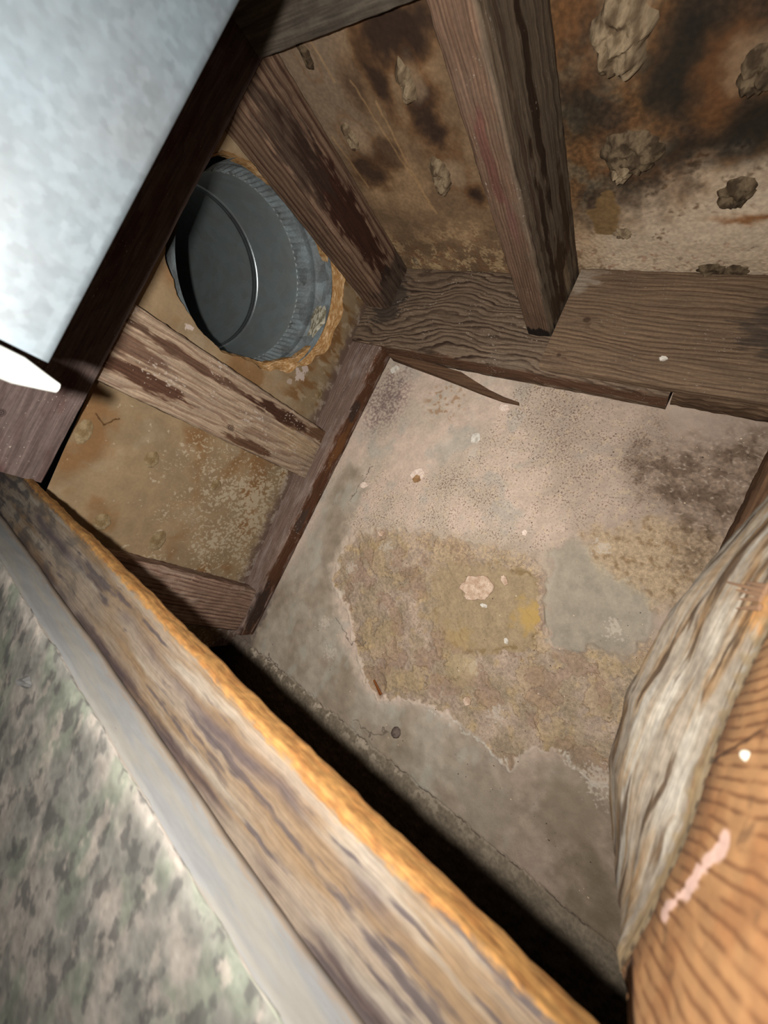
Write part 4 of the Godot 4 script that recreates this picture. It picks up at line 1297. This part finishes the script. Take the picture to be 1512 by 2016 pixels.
	var om := painted(1100, 420, func(u: float, v: float) -> Color:
		var z := u * 0.513               # 0 at the back wall
		var y := v * 0.13                # 0 at height 0.39
		var n2 := nz(z * 22.0, y * 30.0)
		var n3 := nz(z * 110.0, y * 60.0)
		var c := rgb(140, 104, 70).lerp(rgb(128, 90, 58), sm(-0.3, 0.5, n2)).lerp(rgb(144, 112, 80), sm(0.2, 0.8, nz(z * 12.0 + 8.0, y * 16.0)) * 0.6)
		# saw marks, leaning
		var g := (z + y * 0.34 + 0.0008 * n2) / 0.0042
		var f := g - floorf(g)
		var mark := sm(0.5, 0.8, f) * sm(1.0, 0.9, f) * sm(-0.9, 0.1, nz(floorf(g) * 2.3, y * 40.0))
		c = c.lerp(rgb(88, 56, 34), mark * 0.7)
		c = c.lerp(rgb(72, 52, 36), sm(0.45, 0.8, nz(z * 30.0 + 3.0, y * 50.0)) * 0.4)
		# pink-white crayon stroke
		var p := Vector2(z, y)
		var a := Vector2(0.4795, 0.0265)
		var b := Vector2(0.447, 0.0432)
		var d := Geometry2D.get_closest_point_to_segment(p, a, b).distance_to(p)
		c = c.lerp(rgb(196, 166, 158), sm(0.0042, 0.0018, d + 0.002 * n3 + 0.0012 * mark) * 0.9)
		# dark crack running to the nail
		var e := Geometry2D.get_closest_point_to_segment(p, Vector2(0.440, 0.004), Vector2(0.418, 0.036)).distance_to(p + Vector2(0.001 * n3, 0))
		c = c.lerp(rgb(58, 36, 22), sm(0.0012, 0.0003, e) * 0.8)
		c *= 1.0 + 0.08 * n3
		c.a = clampf(0.6 - 0.35 * mark + 0.08 * n3, 0.0, 1.0)
		return c, 0.03, 0.75, 0.3, Color(0.86, 0.84, 0.8))
	st = begin()
	pts = []
	uvs = []
	for i in 81:
		var z := lerpf(-0.4045, 0.1085, i / 80.0)
		var row := PackedVector3Array()
		var ur := PackedVector2Array()
		var edge := 0.0006 * fine.get_noise_1d(z * 60.0)
		var yb := arris(z)
		var prof2 := [Vector2(0.105, yb), Vector2(0.0455, yb), Vector2(0.0437, yb + 0.0008)]
		for k in 9:
			prof2.append(Vector2(0.043 + edge, lerpf(yb + 0.0025, 0.52, k / 8.0)))
		prof2.append_array([Vector2(0.105, 0.52), Vector2(0.105, yb)])
		for p in prof2:
			var zz := z
			if i == 80:
				zz -= (p.y - 0.39) * 0.28
			row.append(Vector3(p.x - 0.06, p.y - 0.30, zz + 0.15))
			ur.append(Vector2(i / 80.0, clampf((p.y - 0.39) / 0.13, 0.0, 1.0)))
		pts.append(row)
		uvs.append(ur)
	add_grid(st, pts, uvs)
	for e in 2:
		var ring: PackedVector3Array = pts[0 if e == 0 else 80].slice(0, -1)
		var ru: PackedVector2Array = uvs[0 if e == 0 else 80].slice(0, -1)
		add_fan(st, ring, ru, e == 0)
	obj("sawn_face", shot(st), om, beam)
	var wm := painted(1100, 300, func(u: float, v: float) -> Color:
		var z := u * 0.5
		var s := v * 0.12
		var n2 := nz(z * 10.0, s * 60.0)
		var n3 := nz(z * 40.0, s * 160.0)
		var n4 := nz(z * 150.0, s * 150.0)
		var fib := fine.get_noise_2d(z * 40.0, s * 900.0)
		var c := rgb(118, 108, 96).lerp(rgb(104, 84, 62), sm(-0.1, 0.6, n2))
		c = c.lerp(rgb(138, 132, 122), sm(0.1, 0.6, nz(z * 8.0 + 30.0, s * 45.0)) * 0.8)
		c = c.lerp(rgb(56, 42, 30), sm(0.25, 0.65, nz(z * 9.0 + 12.0, s * 90.0) + 0.25 * n3) * 0.8)
		c = c.lerp(rgb(110, 84, 56), sm(0.35, 0.7, nz(z * 14.0 + 52.0, s * 70.0)) * 0.4)
		c = c.lerp(rgb(146, 104, 62), sm(1.0, 0.4, Vector2((z - 0.376) / 0.012, (s - 0.012) / 0.012).length() + 0.4 * n3) * 0.8)
		# nibbled border to the sawn face
		var tooth := 0.006 + 0.003 * sin(z * 900.0 + n3) + 0.003 * n2
		c = c.lerp(rgb(112, 96, 72), sm(tooth + 0.006, tooth, s) * 0.7)
		c = c.lerp(rgb(44, 34, 28), exp(-pow((s - 0.0018) / 0.0016, 2.0)) * sm(0.2, 0.8, sin(z * 900.0 + n3)) * 0.6)
		c *= 1.0 + 0.10 * fib + 0.10 * n4
		c.a = clampf(0.5 + 0.2 * n3 + 0.12 * fib, 0.0, 1.0)
		return c, 0.03, 0.9, 0.2)
	st = begin()
	pts = []
	uvs = []
	for i in 121:
		var z := lerpf(-0.4045, 0.106, i / 120.0)
		var xb := bulge(z)
		var row := PackedVector3Array()
		var ur := PackedVector2Array()
		var n := 26
		for k in n + 1:
			var f := float(k) / n
			# from the arris at y 0.4025 out to the bulge at 0.33 and back under
			var y := lerpf(arris(z) + 0.0022, 0.296, f)
			var g := f / 0.68
			var x := lerpf(0.0432, xb, sm(0.0, 1.0, g)) if g < 1.0 else xb + 0.05 * pow((g - 1.0) / 0.47, 2.0)
			x += 0.0016 * nz(z * 12.0 + 5.0, y * 50.0) * sm(0.0, 0.1, f) + 0.0003 * nz(z * 50.0, y * 160.0) * sm(0.0, 0.1, f)
			row.append(Vector3(x - 0.06, y - 0.30, z + 0.15))
			ur.append(Vector2(i / 120.0, f))
		row.append(Vector3(0.045, 0.0, z + 0.15))
		ur.append(Vector2(i / 120.0, 1.0))
		row.append(Vector3(0.045, 0.10, z + 0.15))
		ur.append(Vector2(i / 120.0, 1.0))
		pts.append(row)
		uvs.append(ur)
	add_grid(st, flipped(pts), flipped(uvs))
	add_fan(st, pts[120], uvs[120], true)
	obj("weathered_edge", shot(st), wm, beam).set_meta("label", "rough whitish weathered lower edge")
	# nail head
	var nail := StandardMaterial3D.new()
	nail.albedo_color = rgb(130, 126, 114)
	nail.roughness = 0.5
	var nh := SphereMesh.new()
	nh.radius = 0.0016
	nh.height = 0.0024
	nh.radial_segments = 16
	nh.rings = 8
	var no := obj("nail", nh, nail, beam, Vector3(-0.0172, 0.1239, 0.1717))
	no.set_meta("label", "pale nail head")
	# frayed splinters on the arris
	var sm2 := StandardMaterial3D.new()
	sm2.albedo_color = rgb(84, 60, 40)
	sm2.roughness = 0.8
	rng.seed = 9
	for q in [[Vector3(-0.0190, 0.0820, 0.1215), Vector3(-0.0265, 0.060, 0.1199)], [Vector3(-0.0190, 0.0809, 0.1229), Vector3(-0.0250, 0.063, 0.1225)], [Vector3(-0.0190, 0.0813, 0.1246), Vector3(-0.0225, 0.0695, 0.1260)], [Vector3(-0.0190, 0.0845, 0.1278), Vector3(-0.0225, 0.0725, 0.1300)], [Vector3(-0.0190, 0.0823, 0.1195), Vector3(-0.0225, 0.069, 0.1186)]]:
		obj("splinter", timber(q[0], q[1], Vector3(0, 0, 1), 0.0022, 0.0010, 0.0002, 0.0002, q[1].y * 90.0, 0.0003, 10), sm2, beam)


func joist_front(x: float) -> float:
	return 0.1135 + 0.0065 * sm(-0.45, -0.05, x) + 0.0009 * fine.get_noise_1d(x * 11.0) + 0.0005 * fine.get_noise_1d(x * 60.0)


# flat top, a worn arris facing the pit, undercut below it
func joist_mesh() -> ArrayMesh:
	var st := begin()
	var pts := []
	var uvs := []
	for i in 221:
		var f := i / 220.0
		var x := lerpf(-0.80, 0.30, f)
		var zf := joist_front(x)
		var lipy := lerpf(0.4145, 0.4065, sm(-0.5, -0.05, x)) + 0.0008 * fine.get_noise_1d(x * 25.0 + 5.0)
		var row := PackedVector3Array()
		var ur := PackedVector2Array()
		var prof := []
		for k in 12:
			var t := lerpf(0.0, 0.085, k / 11.0)
			prof.append([0.42, zf + 0.088 - t, t])
		prof.append([0.4196, zf + 0.0012, 0.0872])
		prof.append([0.4186, zf + 0.0003, 0.0885])
		for k in 6:
			prof.append([lerpf(0.417, lipy, k / 5.0), zf, lerpf(0.090, 0.101, k / 5.0)])
		prof.append([0.380, zf + 0.03, 0.15])
		prof.append([0.380, zf + 0.088, 0.22])
		prof.append([0.42, zf + 0.088, 0.26])
		for q in prof:
			var p := Vector3(x, q[0], q[1])
			if q[2] < 0.12:
				p += Vector3(0, 0.0007 * fine.get_noise_2d(x * 22.0, p.z * 60.0), 0.0004 * fine.get_noise_2d(x * 90.0, p.y * 200.0))
			row.append(p)
			ur.append(Vector2(f, q[2] / 0.26))
		pts.append(row)
		uvs.append(ur)
	add_grid(st, pts, uvs)
	for e in 2:
		add_fan(st, pts[0 if e == 0 else 220].slice(0, -1), uvs[0 if e == 0 else 220].slice(0, -1), e == 0)
	return shot(st)


func flipped(rows: Array) -> Array:
	var out := []
	for r in rows:
		var q = r.duplicate()
		q.reverse()
		out.append(q)
	return out


func panel_front(x: float) -> float:
	return 0.1635 + 0.010 * sm(-0.35, 0.0, x) - 0.004 * sm(-0.3, -0.5, x) + 0.0006 * fine.get_noise_1d(x * 14.0)


func arris(z: float) -> float:
	return 0.3925 + 0.0115 * sm(0.015, 0.06, z) - 0.006 * sm(0.09, 0.108, z) + 0.0007 * fine.get_noise_1d(z * 90.0)


func bulge(z: float) -> float:
	var t := [[-0.41, 0.046], [-0.15, 0.044], [-0.078, 0.039], [-0.045, 0.030], [-0.015, 0.0237], [0.0355, 0.0205], [0.067, 0.0255], [0.106, 0.0415]]
	for k in t.size() - 1:
		if z <= t[k + 1][0]:
			return lerpf(t[k][1], t[k + 1][1], (z - t[k][0]) / (t[k + 1][0] - t[k][0]))
	return 0.0425


# ------------------------------------------------------------------ debris
func flake_mesh(rx: float, rz: float, th: float, sd: float) -> ArrayMesh:
	var st := begin()
	var n := 28
	var pts := []
	var uvs := []
	for i in 7:
		var row := PackedVector3Array()
		var ur := PackedVector2Array()
		for j in n + 1:
			var a := TAU * (j % n) / n
			var e := 1.0 + 0.16 * fine.get_noise_2d(cos(a) * 1.5 + sd, sin(a) * 1.5) + 0.05 * fine.get_noise_2d(cos(a) * 5.0 + sd, sin(a) * 5.0)
			var gon := 5.0 + floorf(fposmod(sd, 2.0))
			var seg := TAU / gon
			e *= lerpf(1.0, cos(seg / 2.0) / cos(fposmod(a + sd, seg) - seg / 2.0) * 1.12, 0.75)
			var f: float = [1.0, 1.0, 0.94, 0.7, 0.45, 0.2, 0.0][i]
			var p := Vector3(cos(a) * rx * e * f, 0.0, sin(a) * rz * e * f)
			var top := th * (1.0 + 0.2 * fine.get_noise_2d(p.x * 90.0 + sd, p.z * 90.0) + 0.06 * fine.get_noise_2d(p.x * 400.0 + sd, p.z * 400.0))
			p.y = [0.0, top * 0.75, top, top, top, top, top][i]
			row.append(p)
			ur.append(Vector2(0.5 + p.x * 12.0, 0.5 + p.z * 12.0))
		pts.append(row)
		uvs.append(ur)
	add_grid(st, pts.slice(0, 3), uvs.slice(0, 3), 1)
	add_grid(st, pts.slice(2), uvs.slice(2), 2)
	return shot(st)


func flake(label: String, at: Vector2, rx: float, rz: float, th: float, turn: float, mat: Material, sd: float, group := "plaster flakes on the floor") -> void:
	var y := floor_height(at.x, at.y)
	for k in 8:
		y = maxf(y, floor_height(at.x + cos(k * 0.785) * rx * 0.7, at.y + sin(k * 0.785) * rz * 0.7) - th * 0.3)
	var o := obj("plaster_flake", flake_mesh(rx, rz, th, sd), mat, self, Vector3(at.x, y - 0.0003, at.y))
	o.rotation.y = turn
	tag(o, label, "flake", group)


func build_debris() -> void:
	var pale := plaster_mat(rgb(240, 220, 204), rgb(226, 202, 186), 2.0)
	var sandy := plaster_mat(rgb(216, 190, 168), rgb(190, 160, 136), 7.0)
	var white := plaster_mat(rgb(228, 220, 208), rgb(198, 188, 174), 9.0)
	flake("largest plaster flake, a pinkish chip lying in the yellow-brown pit of the floor", Vector2(-0.1618, 0.0504), 0.0235, 0.0185, 0.0042, 0.5, sandy, 1.0)
	flake("small white oval chip just below the largest flake", Vector2(-0.1432, 0.0687), 0.0052, 0.003, 0.002, 0.2, white, 2.0)
	flake("pale pink flake with a brown core, standing alone on the upper floor", Vector2(-0.3254, -0.0719), 0.0125, 0.0105, 0.0022, 0.9, pale, 3.0)
	flake("brown inner chip lying on the lone pale pink flake", Vector2(-0.3232, -0.0653), 0.0075, 0.006, 0.0034, 0.7, plaster_mat(rgb(172, 136, 98), rgb(150, 116, 82), 3.0), 4.0)
	flake("small pale leaf-shaped flake nearest the left sole plate", Vector2(-0.4162, -0.0222), 0.0075, 0.0055, 0.0018, 0.4, pale, 5.0)
	flake("cream flake lying below the tip of the dark splinter", Vector2(-0.2355, -0.2132), 0.0085, 0.0065, 0.002, 0.1, pale, 6.0)
	flake("whitish chip beside the grey patch in the middle of the upper floor", Vector2(-0.2582, -0.1571), 0.0075, 0.009, 0.0018, 0.4, white, 7.0)
	flake("tiny pink chip above the grey skim patch", Vector2(-0.1319, -0.048), 0.0036, 0.0045, 0.002, 0.2, pale, 8.0)
	flake("white crumb in the far left corner between the two plates", Vector2(-0.4562, -0.2361), 0.009, 0.006, 0.0035, 0.8, white, 9.0)
	flake("small bright chip on the worn floor below the pit", Vector2(-0.0969, 0.0973), 0.003, 0.0045, 0.002, 0.6, white, 10.0)
	flake("yellowish chip on the worn floor near the white salt ridge", Vector2(-0.1099, 0.1948), 0.005, 0.006, 0.003, 0.2, sandy, 11.0)
	flake("round tan crumb lying in the sandy band under the stud side", Vector2(-0.3438, 0.0407), 0.006, 0.005, 0.003, 0.2, sandy, 12.0)
	flake("curled yellow-brown chip on the right rim of the pit", Vector2(-0.1314, 0.0238), 0.0075, 0.004, 0.0025, -0.7, sandy, 13.0)

	# chips on the plank and a rusty splinter, a stone
	var pl: Vector2 = Vector2(-0.0526, -0.2965)
	var ch := obj("plaster_chip", flake_mesh(0.0042, 0.003, 0.002, 21.0), white, self, Vector3(pl.x - 0.004, 0.0551, pl.y + 0.004))
	tag(ch, "small white chip lying on the flat brown plank", "chip")
	var tw := wood_mat(0.05, 0.02, {"seed": 5.0, "early": rgb(140, 84, 44), "late": rgb(88, 48, 24), "ring": 0.003, "wave": 0.001, "contrast": 0.7, "blot": 0.3, "blotc": rgb(90, 56, 32)}, 0.0008)
	var ta: Vector2 = Vector2(-0.2469, 0.2481)
	var tb: Vector2 = Vector2(-0.2276, 0.2616)
	var splint := timber(Vector3(ta.x, floor_height(ta.x, ta.y) + 0.005, ta.y), Vector3(tb.x, floor_height(tb.x, tb.y) + 0.002, tb.y), Vector3(1, 0, 0), 0.0024, 0.0024, 0.0008, 0.0004, 3.0, 0.005, 14)
	tag(obj("wood_splinter", splint, tw), "small rust-brown splinter on the lower left rim of the worn patch", "splinter")
	var stn: Vector2 = Vector2(-0.1823, 0.2928)
	var stone := obj("pebble", lump(0.0075, 0.0085, 0.007, 3.0, 0.3), plaster_mat(rgb(116, 102, 94), rgb(96, 84, 78), 8.0), self, Vector3(stn.x, floor_height(stn.x, stn.y) - 0.0006, stn.y))
	stone.rotation.x = -PI / 2
	tag(stone, "dark rounded pebble on the smooth floor near the front joist", "pebble")

	# uncountable crumbs
	var grit := SphereMesh.new()
	grit.radius = 0.5
	grit.height = 0.7
	grit.radial_segments = 6
	grit.rings = 3
	crumbs("plaster_crumbs", "pale plaster crumbs strewn over the dusty floor", grit, 700, 3, rgb(190, 172, 152), rgb(156, 134, 110), 0.0007, 0.0021)
	crumbs("dark_grit", "dark specks of grit and frass scattered on the floor", grit, 520, 6, rgb(84, 66, 54), rgb(52, 40, 34), 0.0006, 0.0015)


func crumbs(called: String, label: String, mesh: Mesh, count: int, sd: int, a: Color, b: Color, small: float, big: float) -> void:
	rng.seed = sd
	var mm := MultiMesh.new()
	mm.transform_format = MultiMesh.TRANSFORM_3D
	mm.use_colors = true
	mm.mesh = mesh
	mm.instance_count = count
	for k in count:
		var x := 0.0
		var z := 0.0
		for t in 20:
			x = rng.randf_range(-0.48, 0.10)
			z = rng.randf_range(-0.25, 0.31)
			if nz(x * 9.0 + sd, z * 9.0) + 0.8 * sm(-0.05, 0.02, inside("sand", x, z)) > rng.randf_range(-0.2, 1.0):
				break
		var s := lerpf(small, big, pow(rng.randf(), 3.0))
		var basis := Basis(Vector3.UP, rng.randf() * TAU).scaled(Vector3(s * rng.randf_range(0.8, 1.8), s, s * rng.randf_range(0.8, 1.4)))
		mm.set_instance_transform(k, Transform3D(basis, Vector3(x, floor_height(x, z) + s * 0.2, z)))
		mm.set_instance_color(k, a.lerp(b, rng.randf()).srgb_to_linear())
	var m := StandardMaterial3D.new()
	m.vertex_color_use_as_albedo = true
	m.roughness = 0.95
	var o := MultiMeshInstance3D.new()
	o.name = numbered(called)
	o.multimesh = mm
	o.material_override = m
	add_child(o, true)
	tag(o, label, "debris")
	o.set_meta("kind", "stuff")
